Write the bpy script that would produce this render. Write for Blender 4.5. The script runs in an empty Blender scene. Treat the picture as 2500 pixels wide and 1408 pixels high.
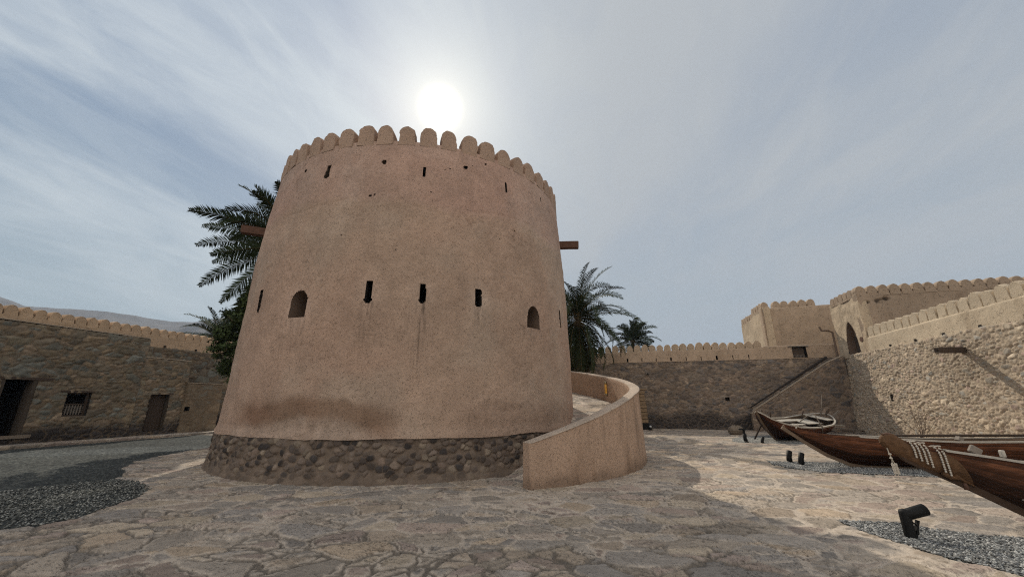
import bpy, math, random
import numpy as np
from mathutils import Vector, Matrix
R=math.radians
random.seed(7); rng=np.random.default_rng(7)
sc=bpy.context.scene; COL=sc.collection
# ------------------------------------------------------------ camera, sky, sun
PITCH=16.7; HC=1.6
cam=bpy.data.cameras.new('camera'); co=bpy.data.objects.new('camera',cam); COL.objects.link(co)
co.location=(0,0,HC); co.rotation_euler=(R(90+PITCH),0,0)
cam.sensor_width=36; cam.lens=925/2500*36; cam.clip_start=.05; cam.clip_end=20000; sc.camera=co
SAZ,SEL=-12.97,41.35
SD=Vector((math.sin(R(SAZ))*math.cos(R(SEL)),math.cos(R(SAZ))*math.cos(R(SEL)),math.sin(R(SEL))))
sl=bpy.data.lights.new('sun','SUN'); sl.energy=3.2; sl.angle=R(.6); sl.color=(1,.90,.75)
so=bpy.data.objects.new('sun',sl); COL.objects.link(so); so.rotation_euler=SD.to_track_quat('Z','Y').to_euler(); so.location=(0,0,60)
sc.view_settings.view_transform='Standard'; sc.view_settings.look='None'; sc.view_settings.exposure=.12; sc.view_settings.gamma=1
try: sc.view_settings.use_curve_mapping=False
except Exception: pass
sc.cycles.max_bounces=6; sc.cycles.diffuse_bounces=3; sc.cycles.use_denoising=False; sc.cycles.pixel_filter_type='BLACKMAN_HARRIS'; sc.cycles.filter_width=1.15; sc.cycles.use_adaptive_sampling=False

class NT:
    def __init__(s,t): s.t=t; s.n=t.nodes; s.l=t.links
    def new(s,ty,**k):
        n=s.n.new(ty)
        for a,b in k.items(): setattr(n,a,b)
        return n
    def inp(s,sock,v):
        if hasattr(v,'is_linked') or hasattr(v,'links'): s.l.new(v,sock)
        else: sock.default_value=v
    def math(s,op,a,b=None,clamp=False):
        n=s.new('ShaderNodeMath',operation=op); n.use_clamp=clamp; s.inp(n.inputs[0],a)
        if b is not None: s.inp(n.inputs[1],b)
        return n.outputs[0]
    def mix(s,f,a,b,mode='MIX'):
        n=s.new('ShaderNodeMix',data_type='RGBA',blend_type=mode); s.inp(n.inputs[0],f); s.inp(n.inputs[6],a); s.inp(n.inputs[7],b); return n.outputs[2]
    def noise(s,vec,scale,detail=4,rough=.5,dist=0):
        n=s.new('ShaderNodeTexNoise'); s.inp(n.inputs['Vector'],vec); n.inputs['Scale'].default_value=scale; n.inputs['Detail'].default_value=detail
        n.inputs['Roughness'].default_value=rough; n.inputs['Distortion'].default_value=dist; return n.outputs[0]
    def ramp(s,v,a,b,c0=0.,c1=1.):
        n=s.new('ShaderNodeMapRange'); n.interpolation_type='SMOOTHSTEP'; s.inp(n.inputs[0],v); n.inputs[1].default_value=a; n.inputs[2].default_value=b
        n.inputs[3].default_value=c0; n.inputs[4].default_value=c1; return n.outputs[0]
    def mapping(s,vec,rot=(0,0,0),scale=(1,1,1),loc=(0,0,0)):
        n=s.new('ShaderNodeMapping'); s.inp(n.inputs[0],vec); n.inputs['Rotation'].default_value=rot; n.inputs['Scale'].default_value=scale; n.inputs['Location'].default_value=loc; return n.outputs[0]

w=bpy.data.worlds.new('World'); sc.world=w; w.use_nodes=True
T=NT(w.node_tree); w.node_tree.nodes.clear()
tc=T.new('ShaderNodeTexCoord'); D=tc.outputs['Generated']
sky=T.new('ShaderNodeTexSky'); sky.sky_type='NISHITA'; sky.sun_disc=False; sky.sun_elevation=R(SEL); sky.sun_rotation=R(SAZ); sky.dust_density=2.5; sky.air_density=1.2
skyc=T.mix(1.0,sky.outputs[0],(.10,.10,.10,1),'MULTIPLY')
sx=T.new('ShaderNodeSeparateXYZ'); T.inp(sx.inputs[0],D); X,Y,Z=sx.outputs
zc=T.math('MAXIMUM',Z,0.0)
den=T.math('ADD',zc,.16)
cx=T.new('ShaderNodeCombineXYZ'); T.inp(cx.inputs[0],T.math('DIVIDE',X,den)); T.inp(cx.inputs[1],T.math('DIVIDE',Y,den)); PV=cx.outputs[0]
# clear-sky blue thinned towards the horizon, then two cirrus sheets over it
blue=T.mix(T.ramp(zc,.0,.75),(.34,.42,.46,1),(.165,.24,.37,1))
base=T.mix(.12,blue,skyc)
PR=T.mapping(PV,rot=(0,0,R(14)));PR2=T.mapping(PV,rot=(0,0,R(-24)))
n1=T.noise(T.mapping(PR,scale=(1.1,.52,1),loc=(4.35,.7,0)),1.0,8,.54,.6)
n2=T.noise(T.mapping(PR2,scale=(.95,.40,1),loc=(7.3,2.2,0)),.9,6,.55,.3)
n3=T.noise(T.mapping(PR,scale=(3.2,1.2,1),loc=(1,4,2)),1.5,9,.66,.9)
side=T.ramp(X,-.40,.30)       # thin streaks to the left, an even veil to the right
c1=T.ramp(n1,.41,.60); c2=T.ramp(n2,.38,.60); c3=T.ramp(n3,.38,.68)
left=T.math('ADD',T.math('MULTIPLY',c1,.66),T.math('MULTIPLY',c3,.24))
right=T.math('ADD',.55,T.math('ADD',T.math('MULTIPLY',c2,.40),T.math('MULTIPLY',c3,.16)))
lf=T.math('ADD',T.math('MULTIPLY',left,T.math('SUBTRACT',1.0,side)),T.math('MULTIPLY',right,side),clamp=True)
veil=T.mix(side,(.61,.66,.69,1),(.44,.465,.49,1))
skyf=T.mix(lf,base,veil)
hz=T.ramp(zc,.0,.40,1,0)
skyf=T.mix(T.math('MULTIPLY',hz,.62),skyf,T.mix(side,(.49,.545,.545,1),(.435,.455,.465,1)))
# added warm brightness in the unseen sky behind the viewer, to light the tower
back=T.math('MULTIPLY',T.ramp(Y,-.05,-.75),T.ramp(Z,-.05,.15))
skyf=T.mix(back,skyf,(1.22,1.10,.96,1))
dp=T.new('ShaderNodeVectorMath',operation='DOT_PRODUCT'); T.inp(dp.inputs[0],D); dp.inputs[1].default_value=SD
ang=T.math('MULTIPLY',T.math('ARCCOSINE',T.math('MINIMUM',dp.outputs['Value'],.99999)),57.2958)
core=T.ramp(ang,.2,3.9,1,0)
h1=T.math('POWER',2.718,T.math('MULTIPLY',ang,-.21)); h2=T.math('POWER',2.718,T.math('MULTIPLY',ang,-.085))
g=T.mix(1.0,(1,1,1,1),(1,1,1,1))
def scale(c,f): 
    n=T.new('ShaderNodeVectorMath',operation='SCALE'); T.inp(n.inputs[0],c); T.inp(n.inputs['Scale'],f); return n.outputs[0]
def addv(a,b):
    n=T.new('ShaderNodeVectorMath',operation='ADD'); T.inp(n.inputs[0],a); T.inp(n.inputs[1],b); return n.outputs[0]
cloudmod=T.math('ADD',.72,T.math('MULTIPLY',n2,.56))
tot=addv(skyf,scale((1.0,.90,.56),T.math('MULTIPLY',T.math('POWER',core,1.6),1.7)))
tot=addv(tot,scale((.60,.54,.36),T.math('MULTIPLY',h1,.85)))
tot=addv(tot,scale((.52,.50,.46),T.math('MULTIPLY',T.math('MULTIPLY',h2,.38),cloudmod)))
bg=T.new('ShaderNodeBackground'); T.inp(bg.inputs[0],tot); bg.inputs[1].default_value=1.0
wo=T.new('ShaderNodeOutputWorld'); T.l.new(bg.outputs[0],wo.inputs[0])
try: w.cycles.sampling_method='MANUAL'; w.cycles.sample_map_resolution=1024
except Exception: pass

# ------------------------------------------------------------ helpers
TH=R(15.3); UA=np.array([math.cos(TH),-math.sin(TH)]); VA=np.array([math.sin(TH),math.cos(TH)])   # the castle's own axes
def W(a,b,z=0.): q=UA*a+VA*b; return Vector((q[0],q[1],z))
def WN(a,b,z):
    a,b,z=np.broadcast_arrays(np.asarray(a,float),np.asarray(b,float),np.asarray(z,float))
    return np.stack([UA[0]*a+VA[0]*b,UA[1]*a+VA[1]*b,z],-1)
def h01(ix,iy,seed):
    x=(ix.astype(np.int64)*374761393+iy.astype(np.int64)*668265263+seed*1442695041)&0xffffffff
    x=((x^(x>>13))*1274126177)&0xffffffff; x=((x^(x>>16))*2246822519)&0xffffffff; x=x^(x>>13)
    return (x&0xffffff)/float(0x1000000)
def vn(x,y,seed=0):
    ix=np.floor(x);iy=np.floor(y);fx=x-ix;fy=y-iy;fx=fx*fx*(3-2*fx);fy=fy*fy*(3-2*fy);ix=ix.astype(np.int64);iy=iy.astype(np.int64)
    a=h01(ix,iy,seed);b=h01(ix+1,iy,seed);c=h01(ix,iy+1,seed);d=h01(ix+1,iy+1,seed)
    return (a+(b-a)*fx)*(1-fy)+(c+(d-c)*fx)*fy
def fbm(x,y,o=4,seed=0,g=.5):
    s=0;a=1;t=0
    for i in range(o): s=s+a*(vn(x*2**i+i*17.3,y*2**i-i*9.1,seed+i)-.5);t+=a;a*=g
    return s/t*2
def worley(x,y,seed=0,jit=.9):
    ix=np.floor(x).astype(np.int64);iy=np.floor(y).astype(np.int64)
    best=np.full(x.shape,9.);bx=np.zeros_like(x);by=np.zeros_like(x);bi=np.zeros(x.shape,np.int64);bj=np.zeros(x.shape,np.int64)
    for i in (-1,0,1):
        for j in (-1,0,1):
            cx=ix+i;cy=iy+j;px=cx+.5+jit*(h01(cx,cy,seed)-.5)-x;py=cy+.5+jit*(h01(cx,cy,seed+77)-.5)-y
            d=px*px+py*py;m=d<best;best=np.where(m,d,best);bx=np.where(m,px,bx);by=np.where(m,py,by);bi=np.where(m,cx,bi);bj=np.where(m,cy,bj)
    e=np.full(x.shape,9.)
    for i in (-2,-1,0,1,2):
        for j in (-2,-1,0,1,2):
            if abs(i)+abs(j)==4: continue
            cx=ix+i;cy=iy+j;px=cx+.5+jit*(h01(cx,cy,seed)-.5)-x;py=cy+.5+jit*(h01(cx,cy,seed+77)-.5)-y
            dx=px-bx;dy=py-by;L=np.sqrt(dx*dx+dy*dy);ok=L>1e-6
            ee=np.where(ok,(.5*(px+bx)*dx+.5*(py+by)*dy)/np.maximum(L,1e-6),9.);e=np.minimum(e,ee)
    return e,bx,by,h01(bi,bj,seed+5),h01(bi,bj,seed+6),h01(bi,bj,seed+8)
def sst(a,b,x): t=np.clip((x-a)/(b-a),0,1); return t*t*(3-2*t)
def pal(r,cols):
    cols=np.array(cols,float);k=np.clip((r*len(cols)).astype(int),0,len(cols)-1);return cols[k]
def qmesh(name,V,Q,col=None,mat=None,smooth=True):
    me=bpy.data.meshes.new(name);V=np.ascontiguousarray(V,np.float32).reshape(-1,3);Q=np.ascontiguousarray(Q,np.int32)
    me.vertices.add(len(V));me.vertices.foreach_set('co',V.ravel())
    n=len(Q);k=Q.shape[1];me.loops.add(n*k);me.loops.foreach_set('vertex_index',Q.ravel());me.polygons.add(n)
    me.polygons.foreach_set('loop_start',np.arange(0,n*k,k,dtype=np.int32))
    try: me.polygons.foreach_set('loop_total',np.full(n,k,dtype=np.int32))
    except Exception: pass
    me.update(calc_edges=True)
    if smooth: me.polygons.foreach_set('use_smooth',np.ones(n,bool))
    if col is not None:
        c=np.ones((len(V),4),np.float32);c[:,:3]=np.clip(col.reshape(-1,3),0,1);at=me.color_attributes.new('Col','FLOAT_COLOR','POINT');at.data.foreach_set('color',c.ravel())
    if mat: me.materials.append(mat)
    me.validate();return me
def gridq(n,m,wrap=False):
    i=np.arange(n if wrap else n-1);j=np.arange(m-1);I,J=np.meshgrid(i,j,indexing='ij');I2=(I+1)%n
    return np.stack([I*m+J,I2*m+J,I2*m+J+1,I*m+J+1],-1)      # (n-1,m-1,4)
def link(name,me,parent=None,loc=None):
    o=bpy.data.objects.new(name,me);COL.objects.link(o)
    if parent: o.parent=parent
    if loc is not None:o.location=loc
    return o
def empty(name,loc,rz=0):
    o=bpy.data.objects.new(name,None);COL.objects.link(o);o.location=loc;o.rotation_euler=(0,0,rz);o.empty_display_size=.3;return o
def tag(o,label=None,cat=None,group=None,kind=None):
    if label:o['label']=label
    if cat:o['category']=cat
    if group:o['group']=group
    if kind:o['kind']=kind
    return o
def wchild(name,me,root):     # mesh given in world coordinates under an unrotated root empty
    o=link(name,me,root); o.location=-Vector(root.location); return o
class MB:
    def __init__(s): s.v=[];s.f=[]
    def add(s,v,f): k=len(s.v);s.v+= [tuple(p) for p in v];s.f+=[tuple(i+k for i in q) for q in f]
    def box(s,c,sz,M=None,bev=0):
        x,y,z=[q/2 for q in sz];b=bev
        vs=[];
        if b:
            # chamfered box
            for sx_ in(-1,1):
                for sy_ in(-1,1):
                    for sz_ in(-1,1):
                        vs+=[(sx_*x,sy_*(y-b),sz_*(z-b)),(sx_*(x-b),sy_*y,sz_*(z-b)),(sx_*(x-b),sy_*(y-b),sz_*z)]
            def id(a,c_,d,k): return ((a>0)*4+(c_>0)*2+(d>0))*3+k
            f=[]
            for a in(-1,1):
                f.append([id(a,-1,-1,0),id(a,1,-1,0),id(a,1,1,0),id(a,-1,1,0)][::a]); f.append([id(-1,a,-1,1),id(1,a,-1,1),id(1,a,1,1),id(-1,a,1,1)][::-a]); f.append([id(-1,-1,a,2),id(1,-1,a,2),id(1,1,a,2),id(-1,1,a,2)][::a])
            for a in(-1,1):
                for c_ in(-1,1):
                    f.append([id(a,c_,-1,0),id(a,c_,-1,1),id(a,c_,1,1),id(a,c_,1,0)]);f.append([id(a,-1,c_,0),id(a,-1,c_,2),id(a,1,c_,2),id(a,1,c_,0)]);f.append([id(-1,a,c_,1),id(-1,a,c_,2),id(1,a,c_,2),id(1,a,c_,1)])
                    for d in(-1,1): f.append([id(a,c_,d,0),id(a,c_,d,1),id(a,c_,d,2)])
        else:
            vs=[(i*x,j*y,k*z) for i in(-1,1) for j in(-1,1) for k in(-1,1)];f=[(0,1,3,2),(4,6,7,5),(0,4,5,1),(2,3,7,6),(0,2,6,4),(1,5,7,3)]
        M=M or Matrix.Identity(4);vs=[(M@Vector(p))+Vector(c) for p in vs];s.add(vs,f)
    def tube(s,pts,rad,n=10,cap=True):
        pts=[Vector(p) for p in pts];k=len(pts)
        if not hasattr(rad,'__len__'): rad=[rad]*k
        up=Vector((0,0,1));V=[];F=[];pu=None
        for i,p in enumerate(pts):
            t=(pts[min(i+1,k-1)]-pts[max(i-1,0)]).normalized()
            if pu is None: a=up if abs(t.z)<.9 else Vector((1,0,0));u=t.cross(a).normalized()
            else: u=(pu-t*pu.dot(t)).normalized()
            pu=u;v=t.cross(u)
            for j in range(n): q=2*math.pi*j/n;V.append(p+(u*math.cos(q)+v*math.sin(q))*rad[i])
        for i in range(k-1):
            for j in range(n): F.append((i*n+j,i*n+(j+1)%n,(i+1)*n+(j+1)%n,(i+1)*n+j))
        if cap: F.append(tuple(range(n))[::-1]);F.append(tuple(range((k-1)*n,k*n)))
        s.add(V,F)
    def ball(s,c,r,M=None,seed=0,jit=0,n=8,m=6):
        V=[];F=[];rr=random.Random(seed)
        for i in range(m+1):
            a=math.pi*i/m
            for j in range(n):
                b=2*math.pi*j/n;k=1+jit*(rr.random()-.5);V.append(Vector((math.sin(a)*math.cos(b)*k,math.sin(a)*math.sin(b)*k,math.cos(a)*k)))
        for i in range(m):
            for j in range(n): F.append((i*n+j,(i+1)*n+j,(i+1)*n+(j+1)%n,i*n+(j+1)%n))
        r=Vector((r,r,r)) if not hasattr(r,'__len__') else Vector(r)
        V=[Vector((p.x*r.x,p.y*r.y,p.z*r.z)) for p in V]
        if M: V=[M@p for p in V]
        s.add([p+Vector(c) for p in V],F)
    def mesh(s,name,mat,smooth=False):
        me=bpy.data.meshes.new(name);me.from_pydata(s.v,[],s.f);me.update();me.materials.append(mat)
        if smooth: me.polygons.foreach_set('use_smooth',np.ones(len(me.polygons),bool))
        return me
    def build(s,name,mat,parent=None,smooth=False,world=False):
        me=s.mesh(name,mat,smooth);return wchild(name,me,parent) if (world and parent) else link(name,me,parent)

# ------------------------------------------------------------ materials
def newmat(name): m=bpy.data.materials.new(name);m.use_nodes=True;m.node_tree.nodes.clear();return m,NT(m.node_tree)
def finish(t,col,rough=.9,height=None,dist=.01,strength=1.,spec=.25,extra=None):
    p=t.new('ShaderNodeBsdfPrincipled');t.inp(p.inputs['Base Color'],col);t.inp(p.inputs['Roughness'],rough);p.inputs['Specular IOR Level'].default_value=spec
    if height is not None:
        b=t.new('ShaderNodeBump');b.inputs['Distance'].default_value=dist;b.inputs['Strength'].default_value=strength;t.inp(b.inputs['Height'],height);t.l.new(b.outputs[0],p.inputs['Normal'])
    if extra: extra(p)
    o=t.new('ShaderNodeOutputMaterial');t.l.new(p.outputs[0],o.inputs[0]);return p
def vcmat(name,fine=30,contrast=.35,bump=.006,rough=.92,speck=None,mid=4.,midc=.15,pits=None,spec=.2,pstretch=(1,1,1)):
    m,t=newmat(name);at=t.new('ShaderNodeAttribute');at.attribute_name='Col';c=at.outputs['Color'];tc=t.new('ShaderNodeTexCoord');v=tc.outputs['Object']
    nf=t.noise(v,fine,6,.65);nm=t.noise(v,mid,5,.6)
    f=t.math('ADD',t.math('ADD',1-contrast/2-midc/2,t.math('MULTIPLY',nf,contrast)),t.math('MULTIPLY',nm,midc))
    vm=t.new('ShaderNodeVectorMath',operation='SCALE');t.inp(vm.inputs[0],c);t.inp(vm.inputs['Scale'],f);c=vm.outputs[0]
    h=nf
    if pits:
        sc_,lo,hi,dark=pits
        dv=t.noise(t.mapping(v,scale=(1,1,1)),sc_*.35,3,.5);
        pn=t.noise(t.mapping(v,scale=pstretch),sc_,4,.62,1.6);pk=t.math('MULTIPLY',t.ramp(pn,lo,hi,1,0),t.ramp(dv,.40,.58))
        c=t.mix(t.math('MULTIPLY',pk,dark),c,(.10,.065,.045,1));h=t.math('SUBTRACT',nf,t.math('MULTIPLY',pk,1.6))
        pn2=t.noise(v,sc_*.45,6,.7,.8);h=t.math('ADD',h,t.math('MULTIPLY',pn2,1.4))
    finish(t,c,rough,h,bump,1.,spec);return m
M_plaster=vcmat('tower_plaster',60,.22,.014,pits=(46,.31,.42,.25),mid=2.2,midc=.14)
M_plaster2=vcmat('wall_plaster',30,.25,.012,pits=(11,.33,.43,.35),mid=2.0,midc=.2)
M_rubble=vcmat('rubble_stone',26,.55,.012,mid=6,midc=.25)
M_plinth=vcmat('plinth_stone',40,.5,.010,mid=9,midc=.3)
M_pave=vcmat('flagstones',70,.50,.010,mid=13,midc=.22,pits=(26,.30,.40,.28),pstretch=(.8,1.5,1))
M_gravel=vcmat('gravel',70,.7,.010,mid=18,midc=.5)
M_leaf=vcmat('palm_leaf',60,.2,.0,rough=.75,spec=.08)
M_pebble=vcmat('pebbles',60,.4,.004,rough=.8)
M_hill=vcmat('hill_rock',.02,.5,1.,mid=.006,midc=.3)
def solid(name,col,rough=.8,ns=20,contrast=.3,bump=.004,spec=.3,stretch=(1,1,1),metal=0):
    m,t=newmat(name);tc=t.new('ShaderNodeTexCoord');v=t.mapping(tc.outputs['Object'],scale=stretch);nf=t.noise(v,ns,6,.6)
    c=t.mix(nf,tuple(x*(1-contrast) for x in col)+(1,),tuple(min(1,x*(1+contrast)) for x in col)+(1,))
    p=finish(t,c,rough,nf,bump,1.,spec);p.inputs['Metallic'].default_value=metal;return m
M_black=solid('black_metal',(.008,.008,.008),.6,40,.3,.001,.2)
M_dark=solid('dark_interior',(.02,.016,.013),.95)  # near-black colour paints the shade inside slits, doorways and drain holes
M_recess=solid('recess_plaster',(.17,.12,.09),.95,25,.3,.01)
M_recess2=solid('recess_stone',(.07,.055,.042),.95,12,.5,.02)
M_oldwood=solid('weathered_wood',(.075,.055,.042),.8,6,.5,.008,.2,(1,1,6))
M_greywood=solid('grey_wood',(.23,.20,.17),.8,14,.4,.005,.2)
M_palegrey=solid('bleached_wood',(.43,.40,.35),.8,14,.35,.004,.2)
M_beam=solid('reddish_beam',(.11,.06,.042),.75,10,.5,.006,.2)
M_stemdark=solid('dark_stem_timber',(.06,.038,.026),.8,7,.5,.006,.15,(.6,3,3))
M_beamdark=solid('dark_spar_wood',(.030,.024,.021),.8,10,.5,.006,.2)
M_hide=solid('brown_hide',(.115,.062,.031),.7,16,.75,.03,.2)
M_shell=solid('white_shell',(.50,.45,.38),.4,60,.2,.002,.4)
M_rope=solid('pale_rope',(.5,.45,.37),.9,80,.2,.003)
M_bark=solid('palm_trunk',(.10,.075,.05),.95,12,.6,.03)
M_coping=solid('pale_coping',(.40,.33,.255),.9,12,.4,.01)
M_earth=solid('earth',(.17,.14,.11),.95,.6,.3,.02)
M_twig=solid('dry_twig',(.16,.12,.09),.9)
M_stone1=solid('loose_stone',(.19,.155,.12),.95,8,.5,.03)
def woodhull(name,c0,c1):
    m,t=newmat(name);at=t.new('ShaderNodeAttribute');at.attribute_name='Col';tc=t.new('ShaderNodeTexCoord');v=t.mapping(tc.outputs['Object'],scale=(.7,6,9))
    n=t.noise(v,2.2,8,.65,.6);n2=t.noise(tc.outputs['Object'],2.4,4,.6)
    vm=t.mix(1.,at.outputs['Color'],t.mix(t.ramp(n,.3,.72),c0,c1),'MULTIPLY')
    vm=t.mix(t.ramp(n2,.42,.72,0,.55),vm,t.mix(1.,vm,(.35,.32,.3,1),'MULTIPLY'))
    finish(t,vm,.68,n,.006,1.,.2);return m
M_hull=woodhull('oiled_hull_wood',(.45,.40,.36,1),(1.25,1.1,1.,1))
def emis():
    m,t=newmat('amber_glass');p=finish(t,(.75,.38,.06,1),.25,None,spec=.5)
    p.inputs['Emission Color'].default_value=(1,.5,.08,1);p.inputs['Emission Strength'].default_value=.10;return m
M_amber=emis()
M_lens=solid('lamp_lens',(.45,.47,.48),.15,5,.1,0,.8)

# ------------------------------------------------------------ surface recipes  (s,w in metres -> height, colour)
WARM=[(.33,.25,.175),(.25,.20,.15),(.29,.23,.17),(.21,.185,.155),(.36,.29,.215),(.24,.19,.15),(.27,.215,.16),(.18,.165,.15)]
def rubble(s,wv,z,seed,cw=.30,ch=.19,amp=.05,cols=WARM,mort=(.25,.195,.145),band=.8,tint=1.,joint=.075,ang_=.35):
    wx=fbm(s*1.7,wv*1.9,3,seed+50)*.75;wy=fbm(s*1.7+40,wv*1.9,3,seed+60)*.75
    big=sst(.0,.5,fbm(s*.5+9,wv*.7,2,seed+3))
    X=s/cw+wx+fbm(s*7,wv*7,2,seed+9)*.16;Yv=wv/ch+wy+fbm(s*7+3,wv*7,2,seed+12)*.16
    e,bx,by,r1,r2,r3=worley(X,Yv,seed,.85)
    e2,_,_,q1,q2,q3=worley(X*.55+20,Yv*.55+11,seed+31,.85)
    usebig=(q3>.70)
    E=np.where(usebig,e2*1.6,e);a1=np.where(usebig,q1,r1);a2=np.where(usebig,q2,r2);a3=np.where(usebig,h01((q3*1e6).astype(np.int64),(q2*1e5).astype(np.int64),3),r3)
    prof=sst(.01,.20+.18*a3,E)
    h=amp*(prof*(.35+.85*a1)-.25)+amp*.5*fbm(s*6,wv*6,4,seed+20)*prof+.02*fbm(s*.8,wv*.8,2,seed+7)
    h=h+amp*.35*prof*((bx)*(a2-.5)+(by)*(a3-.5));h=h+ang_*(fbm(s*11,wv*13,3,seed+22)*.022)
    c=pal(a2,cols)*(.72+.55*a3)[...,None]
    c=c*(1+.35*fbm(s*9,wv*9,3,seed+15))[...,None]
    m=np.array(mort)*(1+.25*fbm(s*4,wv*4,3,seed+80))[...,None]
    k=sst(joint*.4,joint*1.6,E+.05*fbm(s*5,wv*5,2,seed+33))[...,None]
    c=m*(1-k)+c*k
    if band>0:
        bz=sst(band-.25,band+.2,z+.35*fbm(s*.9,wv*.4,3,seed+41))[...,None]
        dk=np.array((.052,.046,.044))*(.7+.7*a3)[...,None];dk=m*.62*(1-k)+dk*k
        c=dk*(1-bz)+c*bz
    c=c*(1+.22*fbm(s*.35,wv*.35,3,seed+90))[...,None]*tint
    return h,c
def plaster(s,wv,z,seed,amp=.02,base=(.37,.285,.205),tint=1.):
    h=amp*(fbm(s*.6,wv*.6,3,seed)*1.3+fbm(s*3,wv*3,4,seed+5)*.55)
    f=1+.16*fbm(s*.5,wv*.5,4,seed+9)+.14*fbm(s*4,wv*2.2,4,seed+11)
    c=np.array(base)*f[...,None]
    st=sst(.25,.6,fbm(s*1.6,wv*.35,4,seed+21))*.22
    c=c*(1-st[...,None]*np.array([.8,.9,1.]));return h,c*tint

def wall(name,p0,p1,zt,nrm,parent,mat,style,z0=0.,thick=.5,batter=0.,sp=.04,holes=(),topsp=None,round_=.04,caps=True,backdown=1.5,s0=0):
    """wall face from p0 to p1 in castle axes; nrm = outward normal (a,b); zt = top height number or function of s"""
    p0=np.array(p0,float);p1=np.array(p1,float);L=np.linalg.norm(p1-p0);d=(p1-p0)/L;n=np.array(nrm,float)
    ns=max(2,int(L/sp)+1);S=np.linspace(0,L,ns);ztf=zt if callable(zt) else (lambda s:np.full_like(s,zt))
    ZT=ztf(S);Hm=ZT.max()-z0;nz=max(2,int(Hm/sp));tsp=topsp or sp
    path=[(0,i/nz,i/nz*Hm,1,0) for i in range(nz)]
    r=round_
    path=[q for q in path if q[1]*Hm<Hm-r]
    path+=[(-r*.3,1.,Hm-r*.3,.7,.7)]
    nt=max(1,int(thick/tsp));path+=[(-r-(thick-2*r)*i/nt,1.,Hm+thick*i/nt,0,1) for i in range(nt+1)]
    path+=[(-thick+r*.3,1.,Hm+thick+.02,-.7,.7),(-thick,(Hm-backdown)/Hm if Hm>backdown else 0,Hm+thick+.1,-1,0)]
    if Hm>backdown: path+=[(-thick,0,Hm+thick+.2,-1,0)]
    off=np.array([q[0] for q in path]);vz=np.array([q[1] for q in path]);wl=np.array([q[2] for q in path]);nx=np.array([q[3] for q in path]);nzv=np.array([q[4] for q in path])
    Sg=S[:,None]+0*off;Zg=z0+(ZT[:,None]-z0)*vz;Zg[:,:]+=np.where((nx<.8)&(nx>-.8)&(nzv<1),-.0,0)
    # rounding drop at the two arrises
    Zg=Zg-np.where(np.isclose(nzv,.7),r*.35,0)
    bt=batter*(Zg-z0);O=off-bt
    wl2=np.where(off[None,:]<-1e-9,wl[None,:],Zg-z0)
    h,c=style(Sg+s0,wl2,Zg);h=np.where(nx<-.8,0,h)
    A=p0[0]+d[0]*Sg+n[0]*(O+h*nx);B=p0[1]+d[1]*Sg+n[1]*(O+h*nx);Zz=Zg+h*nzv
    P=WN(A,B,Zz);Q=gridq(*Zg.shape)
    sm=.25*(Sg[:-1,:-1]+Sg[1:,:-1]+Sg[1:,1:]+Sg[:-1,1:]);zm=.25*(Zg[:-1,:-1]+Zg[1:,:-1]+Zg[1:,1:]+Zg[:-1,1:]);front=(np.arange(Zg.shape[1]-1)<nz-1)[None,:]
    keep=np.ones(sm.shape,bool)
    for f in holes: keep&=~(f(sm,zm)&front)
    q=Q[keep]
    cr=d[0]*n[1]-d[1]*n[0]
    if cr>0: q=q[:,::-1]
    me=qmesh(name,P,q,c,mat)
    o=wchild(name,me,parent) if parent else link(name,me)
    if caps:
        mb=MB()
        for e in (0,-1): mb.add([tuple(v) for v in P[e]],[tuple(range(P.shape[1]))])
        cm=mb.mesh(name+'_end',mat);
        ca=cm.color_attributes.new('Col','FLOAT_COLOR','POINT');cc=np.ones((len(cm.vertices),4),np.float32);cc[:,:3]=np.concatenate([c[0],c[-1]]);ca.data.foreach_set('color',cc.ravel())
        # join end faces into the wall's own mesh
        import bmesh
        bm=bmesh.new();bm.from_mesh(me);bm.from_mesh(cm);bm.to_mesh(me);bm.free();bpy.data.meshes.remove(cm)
    fr=lambda s,z,dep=0.: W(*(p0+d*s+n*(-batter*(z-z0)-dep)),z)
    return o,fr
def rect(s0,s1,z0,z1): return lambda s,z:(s>s0)&(s<s1)&(z>z0)&(z<z1)
def archpts(s0,s1,z0,z1,point=.0,n=7,spring=.5):
    zs=z0+(z1-z0)*spring;m=(s0+s1)/2;hw=(s1-s0)/2;pts=[(s0,z0),(s0,zs)]
    for i in range(1,2*n):
        a=math.pi*(1-i/(2*n));pts.append((m+hw*math.cos(a),zs+(z1-zs)*(math.sin(a)**(1-point*.0) if not point else 1-abs(math.cos(a))**1.6)))
    return pts+[(s1,zs),(s1,z0)]
def inpoly(pts):
    P=np.array(pts)
    def f(x,y):
        r=np.zeros(np.shape(x),bool);k=len(P);j=k-1
        for i in range(k):
            c=((P[i,1]>y)!=(P[j,1]>y))&(x<(P[j,0]-P[i,0])*(y-P[i,1])/(P[j,1]-P[i,1]+1e-12)+P[i,0]);r^=c;j=i
        return r
    return f
def liner(name,pts,fr,depth,mat,parent,grow=1.07,front=.01,mirror=False):
    P=np.array(pts,float);c=P.mean(0);G=c+(P-c)*grow;k=len(G);v=[fr(s,z,front) for s,z in G]+[fr(s,z,depth) for s,z in G]
    f=[(i,(i+1)%k,(i+1)%k+k,i+k) for i in range(k)]+[tuple(range(k,2*k))]
    mb=MB();mb.add(v,f);return mb.build(name,mat,parent,world=True)

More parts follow.
